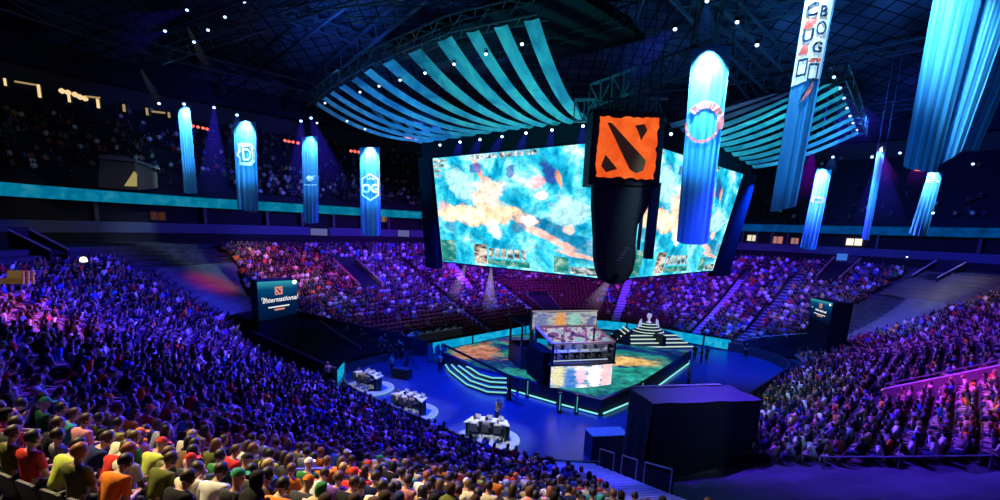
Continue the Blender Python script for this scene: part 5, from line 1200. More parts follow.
for ri, D in enumerate(rk):
    row = sorted(rows[D], key=lambda a: a[3][0])
    for ci, a in enumerate(row):
        s, D_, p, q, _ = a; n = nrm(s)
        if id(a) in hinted: top, hc, hk, ps = hinted[id(a)]
        else:
            top = rp.choice(ptop); hk = rp.choices(['short', 'long', 'cap'], [7, 2, 1.3])[0]; hc = rp.choice(list(CAPS)) if hk == 'cap' else rp.choices(list(HAIRS), [6, 6, 2, .5, .5])[0]; ps = rp.choice([0, 1, 1, 2, 3, 4])
        legs = rp.choice(['navy', 'black', 'charcoal', 'charcoal', 'tan', 'navy']); sk = rp.choices(range(5), [4, 4, 2, 3, 1])[0]
        hl = '%s cap' % hc if hk == 'cap' else ('long ' if hk == 'long' else '') + hc + ' hair'
        lab = 'person, %s shirt, %s, %s from left, %s row from bottom' % (top, hl, ordw(ci), ordw(ri))
        t = place_person(p + Vector((0, 0, .44)) + n * .02, atan2(-n.x, n.y) + rp.uniform(-.18, .18), ps, top, legs, hc, hk, sk, lab, 'individual spectators of the near stand', rp.uniform(.94, 1.05))
        if id(a) in hinted and hinted[id(a)][0] == 'green' and abs(q[0] - 122) < 30 and not hinted.get('csm'):
            hinted['csm'] = 1; P = POSES[ps]; o0, R_ = P['shirt_frame']
            me = text_mesh('CSM', .13, bold=.004)
            for v in me.vertices: v.co = o0 + R_ @ Vector((-v.co.x, -.055, v.co.y))
            mobj('shirt_lettering', me, mat('print_white', (.8, .8, .75), .7), t)
# ------------------------------------------------ crew and casters on the floor
def floor_person(px, py, rz, pi_, top, hc, hk, label, z=0, sit=False, loc=None):
    c = Vector(loc) if loc is not None else at_z(px, py, z)
    return place_person(c + Vector((0, 0, .44 if sit else .87)), rz, pi_, top, 'black', hc, hk, rp.choice([0, 1, 3]), label)
for di, (c, X, Y, f) in enumerate(DESKS):
    nmx = ('farthest caster desk', 'middle caster desk', 'nearest caster desk')[di]; ang = atan2(X.y, X.x)
    for i, x in enumerate((-.75, 0, .75)):
        top = (('white', 'tan', 'grey'), ('cream', 'white', 'tan'), ('white', 'grey', 'cream'))[di][i]
        place_person(f(x, -.5, .66), ang, (2, 0, 3)[i], top, 'charcoal', ('brown', 'black', 'blond')[i], 'short', i, 'caster in %s shirt seated at the %s, %s from the left' % (top, nmx, ordw(i)))
for i, (q, d, n) in enumerate(PRESS):
    if i == 3: continue
    place_person(q + n * .62 + Zv * .42, atan2(d.y, d.x) + pi, i % 5, ('red', 'white', 'black', 'x', 'cream', 'navy', 'pink')[i], 'black', ('black', 'brown', 'black', '', 'blond', 'brown', 'black')[i], 'short', i % 4, 'person in %s shirt seated at the beige press desk, %s from the left' % (('red', 'white', 'black', 'x', 'cream', 'navy', 'pink')[i], ordw(i if i < 3 else i - 1)))
for i in range(5):
    place_person(bw(-1.9 + .95 * i, 1.45, 2.3), BROT + pi, (0, 1, 2, 3, 0)[i], ('navy', 'black', 'blue', 'charcoal', 'navy')[i], 'black', ('black', 'brown', 'dark', 'black', 'blond')[i], 'short', i % 4, 'player in %s shirt inside the glass booth, %s from the left' % (('navy', 'black', 'blue', 'charcoal', 'navy')[i], ordw(i)))
    o = thing('gaming_chair', 'dark high-backed chair inside the player booth, %s from the left' % ordw(i), 'chair', bw(-1.9 + .95 * i, 1.5, 1.87), BROT)
    x = -1.9 + .95 * i; mb = MB(); mb.box(bw(x, 1.48, 2.22), (.5, .5, .09), BROT); obj('seat', mb, DARK, o); mb = MB(); mb.box(bw(x, 1.78, 2.65), (.5, .09, .85), BROT); obj('backrest', mb, DARK, o); mb = MB(); mb.box(bw(x, 1.48, 2.03), (.12, .12, .3), BROT); mb.box(bw(x, 1.48, 1.9), (.5, .5, .05), BROT); obj('base', mb, BLACK, o)
for i, (x, y) in enumerate(((379, 362), (385, 361), (391, 360.5), (397, 359.5), (403, 359))): floor_person(x, y, .4 * i, 5 + i % 2, 'black', 'black', 'short', 'crew person in black standing before the cyan board, %s from the left' % ordw(i))
floor_person(398, 349.5, 2.5, 5, 'cream', 'blond', 'short', 'person in pale shirt standing in front of the cyan board beside the crane', loc=at_z(399, 356, 0))
floor_person(496, 424, -1.2, 6, 'tan', 'brown', 'short', 'camera operator in tan shirt standing alone on the blue floor')
floor_person(392, 374, .8, 6, 'grey', 'brown', 'short', 'crew person in grey shirt at the foot of the camera crane')
floor_person(440, 372, .3, 6, 'tan', 'blond', 'short', 'crew person in tan shirt standing left of the lit steps')
floor_person(334, 372, .5, 5, 'pink', 'blond', 'short', 'person in pink shirt standing at the left end of the black barrier', loc=rimw(1.30, 1.2, 0) + Zv * hz(1.2))
for i, (x, y, c) in enumerate(((694, 361, 'black'), (701, 364, 'black'), (706, 362, 'navy'), (745, 358, 'black'))): floor_person(x, y, i, 5 + i % 2, c, 'black', 'short', 'crew person in %s shirt on the floor right of the stage, %s from the left' % (c, ordw(i)))
floor_person(688, 388, 1, 6, 'grey', 'blond', 'short', 'crew person in grey shirt standing just above the draped box')
for i in range(3):
    p = at_z(543 + 12 * i, 338, 0)
    pass
# camera held by the operator
p = at_z(498.5, 424, 0); t = thing('video_camera', 'video camera on a tripod on the blue floor next to the operator', 'camera', p)
for k in range(3): a = k * 2.1; mb = MB(); mb.bar(p + Zv * 1.35, p + Vector((cos(a) * .45, sin(a) * .45, .02)), .04); obj('leg', mb, BLACK, t)
mb = MB(); mb.box(p + Zv * 1.5, (.3, .5, .28)); obj('body', mb, STEEL, t); mb = MB(); mb.tube([p + Zv * 1.5 + Vector((0, .25, 0)), p + Zv * 1.5 + Vector((0, .45, 0))], .1, 10); obj('lens', mb, BLACK, t)

# ------------------------------------------------ the rest of the crowd as one mass
def loft(rings, col):
    V_, F_, C_ = [], [], []; n = len(rings[0])
    for r in rings: V_ += r
    for i in range(len(rings) - 1):
        for j in range(n): F_.append((i * n + j, i * n + (j + 1) % n, (i + 1) * n + (j + 1) % n, (i + 1) * n + j)); C_.append(col)
    F_.append(tuple(range(n))[::-1]); C_.append(col); F_.append(tuple((len(rings) - 1) * n + j for j in range(n))); C_.append(col)
    return V_, F_, C_
def ell(c, rx, ry, n, a0=.0): return [(c[0] + rx * cos(2 * pi * j / n + a0), c[1] + ry * sin(2 * pi * j / n + a0), c[2]) for j in range(n)]
def join(parts):
    V_, F_, C_ = [], [], []
    for v, f, c in parts:
        k = len(V_); V_ += v; F_ += [tuple(i + k for i in q) for q in f]; C_ += c
    return np.array(V_, dtype=np.float32), F_, C_
def limb(a, b, r0, r1, col, n=4):
    a = Vector(a); b = Vector(b); t = (b - a).normalized(); up = Vector((0, 0, 1)) if abs(t.z) < .9 else Vector((1, 0, 0)); x = t.cross(up).normalized(); y = t.cross(x)
    R_ = lambda p, r: [tuple(p + (x * cos(2 * pi * j / n) + y * sin(2 * pi * j / n)) * r) for j in range(n)]
    return loft([R_(a, r0), R_(b, r1)], col)
def lod(lean, n=6, full=True, arm=0):
    y = lambda z: (z - .5) * lean
    T = lambda z, rx, ry: ell((0, y(z) , z), rx, ry, n)
    P = [loft([T(.46, .17, .12), T(.7, .17, .12), T(.9, .2, .12), T(1.03, .18, .1), T(1.09, .07, .06)], 0)]
    hy = y(1.15) + .03
    P.append(loft([ell((0, hy, 1.06), .055, .055, n), ell((0, hy + .01, 1.1), .066, .076, n), ell((0, hy, 1.19), .076, .09, n), ell((0, hy - .01, 1.25), .055, .06, n)], 1))
    P.append(loft([ell((0, hy - .04, 1.08), .078, .07, n), ell((0, hy - .025, 1.19), .09, .092, n), ell((0, hy - .006, 1.24), .086, .098, n), ell((0, hy - .01, 1.275), .055, .065, n)], 2))
    for sx in (-1, 1):
        el = (sx * .25, y(.72) + .1, .7); wr = [(sx * .12, .36, .66), (sx * .08, .3, .98), (sx * .2, .42, .6)][arm]
        P.append(limb((sx * .2, y(1.0), 1.0), el, .07, .05, 0)); P.append(limb(el, wr, .042, .035, 1))
        P.append(limb((sx * .1, .0, .52), (sx * .13, .46, .5), .09, .07, 3)); 
        if full: P.append(limb((sx * .13, .46, .5), (sx * .13, .45, .05), .065, .05, 3))
    return join(P)
TPL = [lod(.05), lod(.35, arm=1), lod(.6, arm=0), lod(-.05, arm=2)]
TPF = [lod(.1, 5, False), lod(.4, 5, False, 1)]
def bright(c, k): return tuple(min(.95, x * k) for x in c)
CLV = list(CLO.values()); CLW = [9, 7, 3, 4.5, 5, 1.5, 1, 1.4, .8, .3, .5, 1, .8, 1, 1.5, 1.2, 1.2, .5]
SKV = [(.5, .3, .21), (.42, .25, .17), (.3, .17, .1), (.58, .38, .28)]; HAV = [(.015, .012, .011), (.015, .012, .011), (.045, .025, .015), (.045, .025, .015), (.11, .055, .03), (.35, .24, .11)]
rc = random.Random(5)
class Mass:
    def __init__(s): s.V = []; s.n = 0; s.lt = []; s.li = []; s.col = []
    def add(s, tpl, p, rz, cols, sc_=1):
        V_, F_, C_ = tpl; c, s0 = cos(rz) * sc_, sin(rz) * sc_
        M = np.array([[c, s0, 0], [-s0, c, 0], [0, 0, sc_]], dtype=np.float32); s.V.append(V_ @ M + np.array(p, dtype=np.float32))
        for f, ci in zip(F_, C_):
            s.lt.append(len(f)); s.li.extend(i + s.n for i in f); s.col.extend([cols[ci]] * len(f))
        s.n += len(V_)
    def build(s, name, m):
        me = bpy.data.meshes.new(name); V_ = np.concatenate(s.V); me.vertices.add(len(V_)); me.vertices.foreach_set('co', V_.ravel())
        me.loops.add(len(s.li)); me.loops.foreach_set('vertex_index', np.array(s.li, dtype=np.int32)); lt = np.array(s.lt, dtype=np.int32); ls = np.concatenate(([0], np.cumsum(lt)[:-1])).astype(np.int32)
        me.polygons.add(len(lt)); me.polygons.foreach_set('loop_start', ls); 
        try: me.polygons.foreach_set('loop_total', lt)
        except Exception: pass
        me.update(calc_edges=True); at = me.color_attributes.new('Col', 'FLOAT_COLOR', 'CORNER'); ca = np.ones((len(s.li), 4), dtype=np.float32); ca[:, :3] = np.array(s.col, dtype=np.float32); at.data.foreach_set('color', ca.ravel())
        me.validate(); o = bpy.data.objects.new(name, me); COL.objects.link(o); me.materials.append(m); return o
m, nt, out = nodes('crowd_cloth'); at = N(nt, 'Attribute', attribute_name='Col'); p_ = N(nt, 'BsdfPrincipled'); p_.inputs['Roughness'].default_value = .8; p_.inputs['Specular IOR Level'].default_value = .1; L(nt, at.outputs['Color'], p_.inputs['Base Color']); L(nt, p_.outputs[0], out.inputs['Surface']); CRM = m
ms = Mass(); seatmass = Mass()
sb = MB(); sb.hexa([Vector(q) for q in ((-.23, -.25, .4), (.23, -.25, .4), (.23, -.2, .4), (-.23, -.2, .4), (-.2, -.33, .86), (.2, -.33, .86), (.2, -.28, .86), (-.2, -.28, .86))]); sb.hexa([Vector(q) for q in ((-.23, -.2, .36), (.23, -.2, .36), (.22, .2, .36), (-.22, .2, .36), (-.23, -.2, .42), (.23, -.2, .42), (.22, .2, .43), (-.22, .2, .43))])
STP = (np.array([tuple(v) for v in sb.v], dtype=np.float32), sb.f, [0] * len(sb.f))
ncr = 0
for a in SEATS:
    s, D, p, q, occ = a; n = nrm(s); rz = atan2(-n.x, n.y)
    if id(a) not in nears_ids: seatmass.add(STP, p, rz, [(.14, .035, .04) if (s % 8) > 1.6 and (s % 8) < 5.4 else (.06, .03, .035)])
    if occ and id(a) not in nearp_ids:
        far = q[2] > 42; c0_ = rc.choices(CLV, CLW)[0]; k = rc.uniform(.8, 1.4)
        cols = [bright(c0_, k), rc.choice(SKV), rc.choice(HAV) if rc.random() < .88 else rc.choice(CLV), rc.choice([(.02, .03, .08), (.03, .03, .035), (.3, .25, .18)])]
        ms.add(rc.choice(TPF if far else TPL), p + n * .03, rz + rc.uniform(-.35, .35), cols, rc.uniform(.92, 1.06)); ncr += 1
# upper deck
for k in range(1, 24):
    D = 30.9 + .85 * k + .4; z = 15.4 + .5 * k
    for s in srange(1.15, 5.7, D, .62):
        oc = .5 if s > 2.0 and s < 3.5 else (.3 if 3 < k < 17 else .08) if 1.55 < s < 2.0 else .05
        if k > 9 and s > 2: oc *= .25
        if rc.random() > oc: continue
        p = rimw(s, D, z - .05); q = proj(p)
        if q[2] < 5 or not (-50 < q[0] < 1050): continue
        n = nrm(s); ms.add(rc.choice(TPF), p, atan2(-n.x, n.y) + rc.uniform(-.4, .4), [bright(rc.choices(CLV, CLW)[0], 1.2), rc.choice(SKV), rc.choice(HAV), (.03, .03, .05)]); ncr += 1
o = ms.build('spectators', CRM); tag(o, 'dense crowd of small seated spectators filling the stands all round', 'crowd', None, 'stuff')
o = seatmass.build('arena_seats', CRM); tag(o, 'rows of small dark red folding seats filling the stands', 'seating', None, 'stuff')
print('crowd', ncr, 'seats', len(SEATS))
#PART6
# ================================================================== STAGE LIGHTS, BEAMS, LAMPS
LENSB = glow('lens_blue', (.3, .45, 1), 5.0); LENSW = glow('lens_white', (.6, .78, 1), 5.0); LENSV = glow('lens_violet', (.6, .3, 1), 4.0); LENSR = glow('lens_red', (1, .12, .08), 2.0)
def fixture(P, aim, label, lens, r=.16, group='stage lights'):
    r *= .68
    P = Vector(P); d = (Vector(aim) - P).normalized(); t = thing('stage_light', label, 'stage light', P, 0, group)
    mb = MB(); mb.tube([P - d * r * 2.6, P - d * r * 2.0, P], [r * .7, r * .95, r], 10); obj('housing', mb, BLACK, t, True)
    mb = MB(); mb.tube([P + d * .01, P + d * .05], [r * .92, r * .7], 10); obj('lens', mb, lens, t)
    mb = MB(); x = d.cross(Vector((0, 0, 1))).normalized() if abs(d.z) < .98 else Vector((1, 0, 0)); b = P - d * r * 1.4
    for sx in (-1, 1): mb.bar(b + x * (sx * r * 1.1), b + x * (sx * r * 1.1) + Zv * r * 1.8, r * .16)
    mb.bar(b + x * (r * 1.15) + Zv * r * 1.8, b - x * (r * 1.15) + Zv * r * 1.8, r * .2); obj('yoke', mb, BLACK, t)
    return t
CTR = W(40, 25, 0)
def row_fix(pix, Y, label, lens, r=.16, aim=None, group='stage lights'):
    for i, (x, y) in enumerate(pix):
        yy = Y(i) if callable(Y) else Y; P = at_y(x, y, yy); a = Vector((P.x * .72, P.y * .72, 8)) if aim is None else aim
        fixture(P, a, label % ordw(i) if '%s' in label else label, lens, r, group)
row_fix([(317, 123), (325, 103), (341, 98), (360, 92), (379, 86), (400, 80), (425, 73), (454, 64), (486, 54), (522, 44)], lambda i: (52, 52, 49, 46, 43, 40, 37, 34, 32, 29.5)[i], 'small spotlight on the truss above the left fan, %s from the left', LENSW, .15)
row_fix([(347, 121), (365, 129)], 44, 'small spotlight among the left drapes, %s from the left', LENSB, .15)
row_fix([(440, 145), (460, 142), (480, 139.5), (502, 136.5), (526, 133), (552, 130), (583, 126)], lambda i: (44.5, 43, 41.5, 40, 38.5, 37, 35)[i], 'spotlight on the header beam above the left screen, %s from the left', LENSW, .17)
row_fix([(671, 134)], 34.5, 'spotlight on the header beam between the sign and the ring banner', LENSW, .17)
row_fix([(159, 103.5), (184, 104), (214, 107.5), (237, 115), (301, 121), (311, 118)], 47, 'spotlight above the far left banners, %s from the left', LENSB, .2)
row_fix(sorted([(187, 10), (165, 31), (208, 30), (225, 17), (245, 3), (194, 42)]), 40, 'spotlight hanging under the dark roof at upper left, %s from the left', LENSB, .17)
row_fix([(834, 77), (840, 88), (844, 98), (847, 108), (850, 116), (853, 123), (857, 130)], lambda i: 35 + 2.6 * i, 'spotlight at the outer end of the right fan, %s from the top', LENSB, .16)
row_fix(sorted([(707, 1), (737, 22), (757, 45), (675, 29)]), 29, 'spotlight high above the ring banner, %s from the left', LENSW, .16)
row_fix(sorted([(812, 152), (833, 157), (881, 151), (900, 153), (872, 157), (920, 151.5), (973, 164), (933, 213)]), 51, 'spotlight around the short banners at far right, %s from the left', LENSB, .2)
row_fix([(907, 277 - 20), (989, 262)], 62, 'small white light on the concourse at far right, %s from the left', LENSW, .14)
for lab, pts in (('red light strip above the second banner from the left', [(193, 126), (198, 127), (203, 128), (207, 129)]), ('red light strip between the second and third banners', [(285, 140.5), (289, 141.5), (293, 142), (298, 143)]), ('red light strip left of the hexagon logo banner', [(351, 151), (355, 151.5), (359, 152)]), ('red light pair left of the gathered banner', [(916, 169.5), (919, 170), (922, 169)])):
    P = [at_y(x, y, 53) for x, y in pts]; t = thing('red_light_strip', lab, 'light', P[0]); mb = MB(); mb.bar(P[0] - Zv * .2, P[-1] - Zv * .2, .12); obj('bar', mb, BLACK, t)
    for p in P: mb = MB(); mb.lathe([(.02, -.14), (.15, -.05), (.15, .05), (.02, .14)], 8, tuple(p)); obj('lamp', mb, LENSR, t)
# warm lamps along the upper left wall
WL = glow('lamp_warm', (1, .72, .36), .95); WLD = glow('lamp_warm_dim', (.9, .62, .3), .4)
for i, (x, y, w, h, m_) in enumerate(((5, 82, 1.6, 8, WL), (39, 91, 2.4, 14, WL), (69, 98, 2, 9, WL), (98, 103.5, 2.4, 10, WL), (124, 108, 2, 8, WLD), (147, 111.5, 2, 8, WLD), (169, 115, 1.8, 6, WLD))):
    c = at_y(x, y, 46); f = c.y / F; t = thing('wall_lamp', 'upright warm wall lamp at upper left, %s from the left' % ordw(i), 'lamp', c - Zv * h * f / 2); mb = MB(); mb.box(c, (w * f * .75, .15, h * f * .8)); obj('diffuser', mb, m_, t); mb = MB(); mb.box(c + Vector((0, .15, 0)), (w * f + .2, .15, h * f + .2)); obj('back_plate', mb, BLACK, t)
for i, (x, y) in enumerate(((62, 91), (68, 92.5), (75, 94.5), (80, 97), (85, 98.5))):
    c = at_y(x, y, 46); t = thing('bulb_lamp', 'round warm lamp in the cluster at upper left, %s from the left' % ordw(i), 'lamp', c); mb = MB(); mb.lathe([(.03, -.22), (.2, -.12), (.24, 0), (.2, .12), (.03, .22)], 10, tuple(c)); obj('bulb', mb, WL, t, True); mb = MB(); mb.tube([c + Zv * .2, c + Zv * .7], .04, 5); obj('stem', mb, BLACK, t)
for i, (x0, y0, x1, y1) in enumerate(((15, 81.5, 36, 85), (86, 96.5, 100, 98), (152, 111.5, 165, 113))):
    a, b = at_y(x0, y0, 46), at_y(x1, y1, 46); t = thing('light_bar', 'thin warm horizontal light bar at upper left, %s from the left' % ordw(i), 'light', a); mb = MB(); mb.bar(a, b, .14); obj('diffuser', mb, WLD, t); mb = MB(); mb.bar(a + Vector((0, .15, 0)), b + Vector((0, .15, 0)), .3); obj('back_plate', mb, BLACK, t)
# control booth with lit window on the left upper deck
c = at_y(128, 188, 46); t = thing('control_booth', 'grey control booth with a triangular yellow lit opening on the upper deck at left', 'booth', c)
q = lambda x, y, o=0.0: at_y(x, y, 46 + o)
GB = mat('booth_grey', (.13, .12, .115), .7)
mb = MB(); mb.hexa([q(98, 187), q(138, 190), q(158, 188, 4), q(120, 184, 4), q(100, 157), q(134, 161), q(157, 170, 4), q(124, 157, 4)]); obj('walls', mb, GB, t)
mb = MB(); mb.hexa([q(98, 158, -.3), q(136, 162, -.3), q(160, 170, 4.3), q(124, 157, 4.3), q(98, 155, -.3), q(136, 159.5, -.3), q(160, 168, 4.3), q(124, 155, 4.3)]); obj('roof', mb, mat('booth_roof_grey', (.2, .2, .21), .6), t)
mb = MB(); mb.poly([q(124, 186, -.12), q(137, 186.5, -.12), q(137, 174, -.12), q(134, 171, -.12)]); obj('opening', mb, glow('booth_yellow', (.62, .5, .18), .55), t)
# counter at the top of the left stand, yellow light put into its glow
c = at_y(27, 278, 25.5); t = thing('glow_counter', 'yellow glow-painted wooden counter at the back of the left stand, at the left edge', 'counter', c)
q = lambda x, y, o=0.0: at_y(x, y, 25.5 + o)
mb = MB(); mb.hexa([q(0, 284), q(24, 284), q(24, 284, .5), q(0, 284, .5), q(0, 278), q(24, 278), q(24, 278, .5), q(0, 278, .5)]); obj('counter', mb, mat('counter_wood_glow', (.25, .17, .06), .6, emit=(.6, .35, .05), es=.1), t)  # wood emits faintly to stand in for yellow lamp light
mb = MB(); mb.hexa([q(7, 284, .6), q(22, 284, .6), q(22, 284, 1), q(7, 284, 1), q(7, 270.5, .6), q(22, 270.5, .6), q(22, 270.5, 1), q(7, 270.5, 1)]); obj('cabinet', mb, mat('counter_panel_glow', (.2, .15, .07), .6, emit=(.6, .4, .1), es=.15), t)
for i, x in enumerate((23, 28, 33)): mb = MB(); mb.bar(q(x, 284, -.1), q(x, 271, -.1), .1); obj('post', mb, mat('counter_wood_glow', (.25, .17, .06)), t)
c = at_y(83.5, 259.5, 38); t = thing('desk_lamp', 'small bright warm lamp on the concourse at left', 'lamp', c); mb = MB(); mb.lathe([(.05, -.2), (.25, -.15), (.2, .12), (.05, .2)], 10, tuple(c)); obj('shade', mb, glow('desk_lamp', (1, .85, .6), 2.5), t, True); mb = MB(); mb.tube([c - Zv * .2, c - Zv * 1.0], .04, 5); obj('stem', mb, BLACK, t)
for i, (x, y, w, h) in enumerate(((319, 232, 16, 6.5), (403.5, 233.5, 11, 6))):
    c = at_y(x, y, 68); f = 68 / F; t = thing('portal_sign', 'small pale lit sign above the end stand entrance, %s' % ('left of the hexagon logo banner' if i == 0 else 'right of the hexagon logo banner'), 'sign', c); mb = MB(); mb.box(c, (w * f, .2, h * f)); obj('face', mb, glow('sign_pale', (.2, .22, .6), .5), t); mb = MB(); mb.box(c + Vector((0, .2, 0)), (w * f + .3, .2, h * f + .3)); obj('frame', mb, BLACK, t)
t = thing('video_cube', 'small square blue sign above the far right entrance', 'sign', at_y(842, 257, 63)); c = at_y(842, 257, 63); mb = MB(); mb.box(c, (1.1, .3, .8)); obj('face', mb, glow('sign_blue', (.05, .2, .8), .8), t)

# haze beams: emissive cones imitate light caught in haze
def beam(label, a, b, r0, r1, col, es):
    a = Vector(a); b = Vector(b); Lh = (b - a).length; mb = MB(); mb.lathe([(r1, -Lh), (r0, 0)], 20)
    me = mb.mesh('painted_beam'); o = bpy.data.objects.new('painted_beam', me); COL.objects.link(o); o.location = a; o.rotation_euler = (a - b).to_track_quat('Z', 'Y').to_euler()
    me.materials.append(beam_mat('beam_%.2f_%.2f_%.2f_%.3f' % (*col, es), col, es)); tag(o, label, 'painted light beam'); return o
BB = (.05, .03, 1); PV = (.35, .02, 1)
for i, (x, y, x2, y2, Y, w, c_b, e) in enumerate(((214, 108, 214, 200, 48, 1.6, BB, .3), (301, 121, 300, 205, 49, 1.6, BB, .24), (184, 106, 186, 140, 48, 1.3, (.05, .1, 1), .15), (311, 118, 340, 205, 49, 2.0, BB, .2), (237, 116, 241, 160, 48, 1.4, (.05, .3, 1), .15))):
    beam(('painted blue haze beam between the two leftmost far banners', 'painted blue haze beam left of the winged emblem banner', 'faint painted haze beam on the narrow leftmost far banner', 'wide painted blue haze beam right of the winged emblem banner', 'faint painted haze beam on the wide letter emblem banner')[i], at_y(x, y, Y), at_y(x2, y2, Y), .15, w, c_b, e)
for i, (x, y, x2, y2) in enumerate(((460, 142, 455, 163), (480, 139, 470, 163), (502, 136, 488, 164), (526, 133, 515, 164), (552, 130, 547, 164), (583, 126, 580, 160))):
    beam('short painted blue haze beam under the header of the left screen, %s from the left' % ordw(i), at_y(x, y, 36), at_y(x2, y2, 34), .1, .55, (.03, .02, .9), .45)
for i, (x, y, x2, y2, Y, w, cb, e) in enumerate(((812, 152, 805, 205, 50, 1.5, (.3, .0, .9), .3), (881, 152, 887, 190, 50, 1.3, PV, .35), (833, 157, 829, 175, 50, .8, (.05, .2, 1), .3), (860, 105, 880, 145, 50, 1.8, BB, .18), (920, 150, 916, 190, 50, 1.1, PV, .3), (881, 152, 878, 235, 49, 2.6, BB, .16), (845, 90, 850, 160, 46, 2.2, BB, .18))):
    beam(('painted violet haze beam left of the left short banner at far right', 'painted violet haze beam on the middle short banner at far right', 'painted blue haze beam just above the left short banner at far right', 'painted blue haze beam beside the outer end of the right fan', 'painted violet haze beam above the short banner behind the pale one', 'wide painted blue haze beam behind the middle short banner at far right', 'wide painted blue haze beam below the outer end of the right fan')[i], at_y(x, y, Y), at_y(x2, y2, Y), .15, w, cb, e)
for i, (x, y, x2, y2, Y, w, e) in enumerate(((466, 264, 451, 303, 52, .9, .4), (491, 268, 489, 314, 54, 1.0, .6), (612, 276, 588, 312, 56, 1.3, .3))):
    beam('painted pale haze beam falling below the hanging screens, %s from the left' % ordw(i), at_y(x, y, Y), at_y(x2, y2, Y + 4), .12, w, (.75, .6, .9), e)
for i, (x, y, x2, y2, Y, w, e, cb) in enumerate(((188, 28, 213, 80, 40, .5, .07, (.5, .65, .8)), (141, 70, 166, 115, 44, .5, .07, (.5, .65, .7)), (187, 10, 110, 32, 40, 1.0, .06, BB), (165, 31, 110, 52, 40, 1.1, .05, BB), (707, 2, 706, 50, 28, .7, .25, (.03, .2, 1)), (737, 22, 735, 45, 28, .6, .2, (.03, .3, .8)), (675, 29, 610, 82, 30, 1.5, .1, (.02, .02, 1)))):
    beam(('thin painted pale haze beam slanting down right of the upper left spotlights', 'thin painted pale haze beam slanting down toward the leftmost far banner', 'faint painted blue haze beam pointing left under the roof, upper of two', 'faint painted blue haze beam pointing left under the roof, lower of two', 'painted blue haze beam falling on top of the ring banner', 'short painted blue haze beam right above the ring banner', 'faint painted deep blue haze beam above the orange sign')[i], at_y(x, y, Y), at_y(x2, y2, Y), .1, w, cb, e)

# ================================================================== LIGHTING
# world: nearly black blue
w = bpy.data.worlds.new('world'); sc.world = w; w.use_nodes = True; w.node_tree.nodes['Background'].inputs[0].default_value = (.004, .008, .03, 1); w.node_tree.nodes['Background'].inputs[1].default_value = .5
K = 1.0
def spot_uv(name, src, dst, e, col, ang, size=1.0, blend=.8):
    return light(name, 'SPOT', W(*src), e * K, col, W(*dst), size, ang, blend)
BLU_ = (.045, .018, 1.0); VIO = (.07, .01, 1.0); MAGC = (.55, .06, 1.0)
# left stand, deep blue
spot_uv('wash_left', (24, 32, 19.5), (7, 28, 6), 105300, BLU_, 95)
spot_uv('wash_left_end', (24, 38, 19), (8, 46, 6), 48600, BLU_, 70)
spot_uv('wash_left_near', (24, 18, 19), (10, 15, 4), 40500, (.05, .02, 1), 64)
# end stand and far stand, violet
for i, u in enumerate((36, 45, 53)): spot_uv('wash_end_%d' % i, (u, 40.5, 19), (u - (4, 0, 0)[i], 55, 6), 32760, (VIO, (.09, .012, 1), (.16, .012, .95))[i], 90)
spot_uv('wash_far_corner', (55, 39, 19), (66, 46, 6), 28080, (.2, .02, .85), 80)
for i, v in enumerate((31, 22, 12)): spot_uv('wash_far_%d' % i, (57, v, 19), (73, v - (0, 1, 4)[i], 6), 37440, ((.11, .015, 1.0), (.09, .015, 1), (.06, .015, 1))[i], 74)
# right stand
spot_uv('wash_right', (44, 11, 19), (48, -2, 5), 36540, (.12, .015, 1), 100)
spot_uv('wash_right_far', (58, 12, 19), (60, 2, 5), 16000, (.2, .02, .9), 56)
spot_uv('wash_right_near', (30, 12, 18), (28, 2, 4), 55000, (.1, .015, 1), 80)
spot_uv('wash_magenta', (34, 8, 18), (38, -2, 5.5), 26000, (.75, .04, 1), 40)
spot_uv('wash_pink', (22, 8, 18), (31, -4, 7), 9000, (1, .2, .3), 34)
# warm light on the nearest seats
spot_uv('warm_front', (0, 20, 24), (2.5, 7, 9.5), 29000, (1, .8, .42), 48, .6)
spot_uv('warm_front_right', (6, 16, 24), (7, 8, 8), 11000, (1, .8, .5), 44, .6)
spot_uv('red_left', (14, 34, 22), (2, 35, 9), 22000, (1, .16, .12), 34)
light('aisle_violet', 'SPOT', W(44, 42, 19), 26000, (.5, .02, 1), rimw(2.9, 15, hz(15)), .5, 18)
spot_uv('red_end', (34, 40, 23), (27, 56, 7), 60000, (1, .1, .08), 34)
light('tarp_red', 'SPOT', W(26, 40, 20), 24000, (1, .04, .02), at_y(222, 275, 48), .4, 15, 1)
light('tarp_blue', 'SPOT', W(28, 36, 19), 16000, (.0, .1, 1), at_y(225, 300, 44), .4, 14, 1)
light('tarp_right_blue', 'SPOT', W(56, 22, 19), 60000, (.0, .16, 1), at_y(885, 312, 50), .4, 16, 1)
spot_uv('corner_blue', (24, 20, 22), (17, 6, 4), 9000, (.04, .14, 1), 60)
light('box_front', 'SPOT', at_y(640, 200, 14), 700, (.05, .25, 1), at_y(700, 440, 23), 1, 40)
light('stair_light', 'SPOT', at_y(600, 300, 16), 2600, (.12, .1, 1), at_y(590, 476, 20), .5, 34)
spot_uv('brown_warm', (60, 10, 24), (71, -1, 9), 9000, (1, .7, .35), 34)
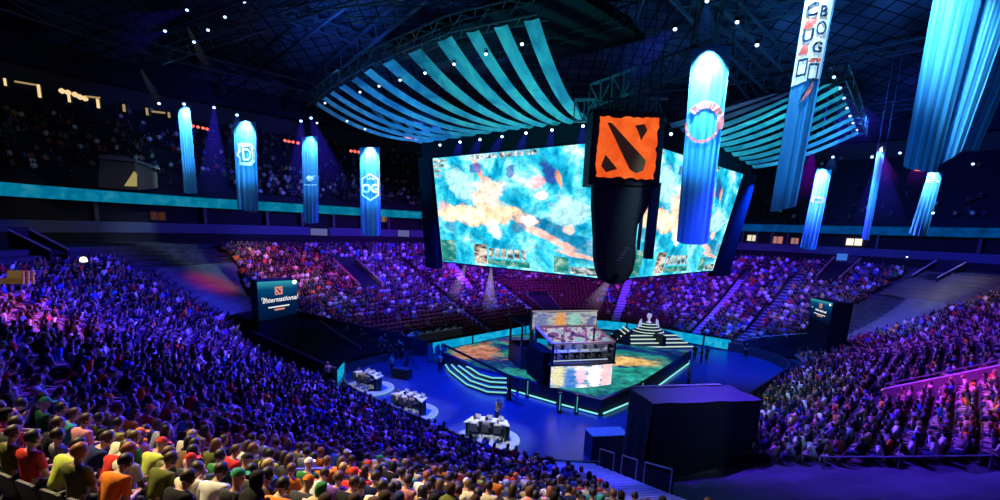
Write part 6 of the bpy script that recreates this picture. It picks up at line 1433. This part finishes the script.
# floor wash
spot_uv('floor_blue', (28, 30, 19), (33, 28, 0), 48000, (.0, .035, 1.0), 110)
spot_uv('floor_blue_right', (54, 16, 18), (55, 20, 0), 60000, (.0, .05, 1.0), 80)
spot_uv('floor_blue_front', (28, 24, 20), (27, 24, 0), 36000, (.0, .03, 1.0), 80)
for i, (c, X, Y, f) in enumerate(DESKS): light('desk_light_%d' % i, 'SPOT', c + Vector((0, 0, 14)) - Y * 4, (6500, 7000, 11000)[i], (.95, .95, 1), c + Zv * .8, .3, 26, .5)
light('trophy_light', 'SPOT', cs(0, -6, 16), 5000, (.7, .6, 1), cs(0, 0, 3), .3, 22)
light('press_light', 'SPOT', PRESS[3][0] + Vector((6, -8, 14)), 2600, (1, .8, .6), PRESS[3][0], .3, 22)
light('booth_inside', 'AREA', bw(0, 1.2, 3.95), 60, (.8, .85, 1), bw(0, 1.2, 0), 3)
# drapes
spot_uv('drape_left', (20, 22, 9), (26.5, 24, 22.5), 10000, (.03, .8, .8), 84, .5)
spot_uv('drape_left_far', (20, 38, 10), (27, 40, 22.5), 9000, (.03, .4, 1), 84, .5)
spot_uv('drape_right', (41, 7, 10), (45, 11, 22.5), 9000, (.03, .8, .9), 90, .5)
spot_uv('drape_right_far', (56, 5, 12), (58, 11, 22.5), 10000, (.05, .45, 1), 80, .5)
spot_uv('drape_rear', (38, 50, 13), (40, 43, 22.5), 9000, (.05, .55, 1), 90, .5)
# banners: one spot above each
def ban_spot(top, bot, Y, e, gap=1.25, col=(.5, .8, 1), ang=60):
    P = at_y(*top, Y - gap) + Zv * .7; T = at_y(top[0] + (bot[0] - top[0]) * .22, top[1] + (bot[1] - top[1]) * .22, Y)
    light('banner_spot', 'SPOT', P, e * 2.0, col, T, .1, ang, .6); light('banner_fill', 'SPOT', at_y(*top, Y - 7) - Zv * 3, e * 1.1, (.05, .5, 1), at_y((top[0] + bot[0]) / 2, (top[1] + bot[1]) / 2, Y),   .3, 34, .9)
for (t0, b0, e) in (((184, 106), (191, 193), 2600), ((244.5, 121), (248, 209), 2800), ((309.5, 136), (311, 222), 1300), ((369.5, 147), (371, 234), 2800)): ban_spot(t0, b0, (50, 49, 52, 52)[(184, 244.5, 309.5, 369.5).index(t0[0])], e)
for (t0, b0, e) in (((824.5, 169), (808, 248), 3000), ((881, 151), (866, 239), 3200), ((935.5, 172), (918, 234), 1800)): ban_spot(t0, b0, 52, e)
ban_spot((712, 47), (692, 242), 27, 4200, 1.5, (.5, .85, 1), 60)
light('banner_spot', 'SPOT', at_y(822, -60, 18) + Zv * 2, 5000, (.4, .8, 1), at_y(806, 40, 20), .15, 44, .9); light('banner_fill', 'SPOT', at_y(806, 60, 15), 700, (.05, .45, 1), at_y(790, 120, 20), .3, 60)
light('banner_spot', 'SPOT', at_y(962, -60, 13) + Zv * 2, 7000, (.35, .75, 1), at_y(950, 30, 16), .15, 46, .9); light('banner_fill', 'SPOT', at_y(930, 60, 11), 500, (.05, .45, 1), at_y(930, 120, 16), .3, 60)
# roof glow
light('roof_glow_left', 'SPOT', at_y(345, 60, 58), 9000, (.03, .16, 1), at_y(345, 30, 66), 1, 60)
light('roof_glow_mid', 'SPOT', at_y(330, 70, 46), 5000, (.1, .5, .6), at_y(340, 5, 50), 1, 70)
light('roof_glow_right', 'SPOT', at_y(870, 120, 48), 16000, (.03, .2, .9), at_y(870, 70, 60), 1, 80)
light('roof_glow_top', 'SPOT', at_y(780, 80, 44), 8000, (.02, .25, .5), at_y(770, 20, 54), 1, 70)
light('upper_left_dim', 'SPOT', W(35, 30, 25), 1400, (.9, .85, .8), W(8, 84, 20), 1, 30)
light('upper_mid_blue', 'SPOT', W(42, 38, 22), 50000, (.06, .07, 1), W(36, 76, 17), 1, 50)
light('upper_right_blue', 'SPOT', W(56, 14, 25), 30000, (.02, .03, 1), W(100, -4, 18), 1, 70)
light('concourse_grey', 'SPOT', W(20, 30, 20), 5000, (.7, .75, 1), W(8, 69, 10.5), 1, 20)
sc.view_settings.view_transform = 'Standard'; sc.view_settings.look = 'None'; sc.view_settings.exposure = 0
sc.cycles.max_bounces = 6; sc.cycles.diffuse_bounces = 2; sc.cycles.volume_bounces = 0; sc.cycles.transparent_max_bounces = 12
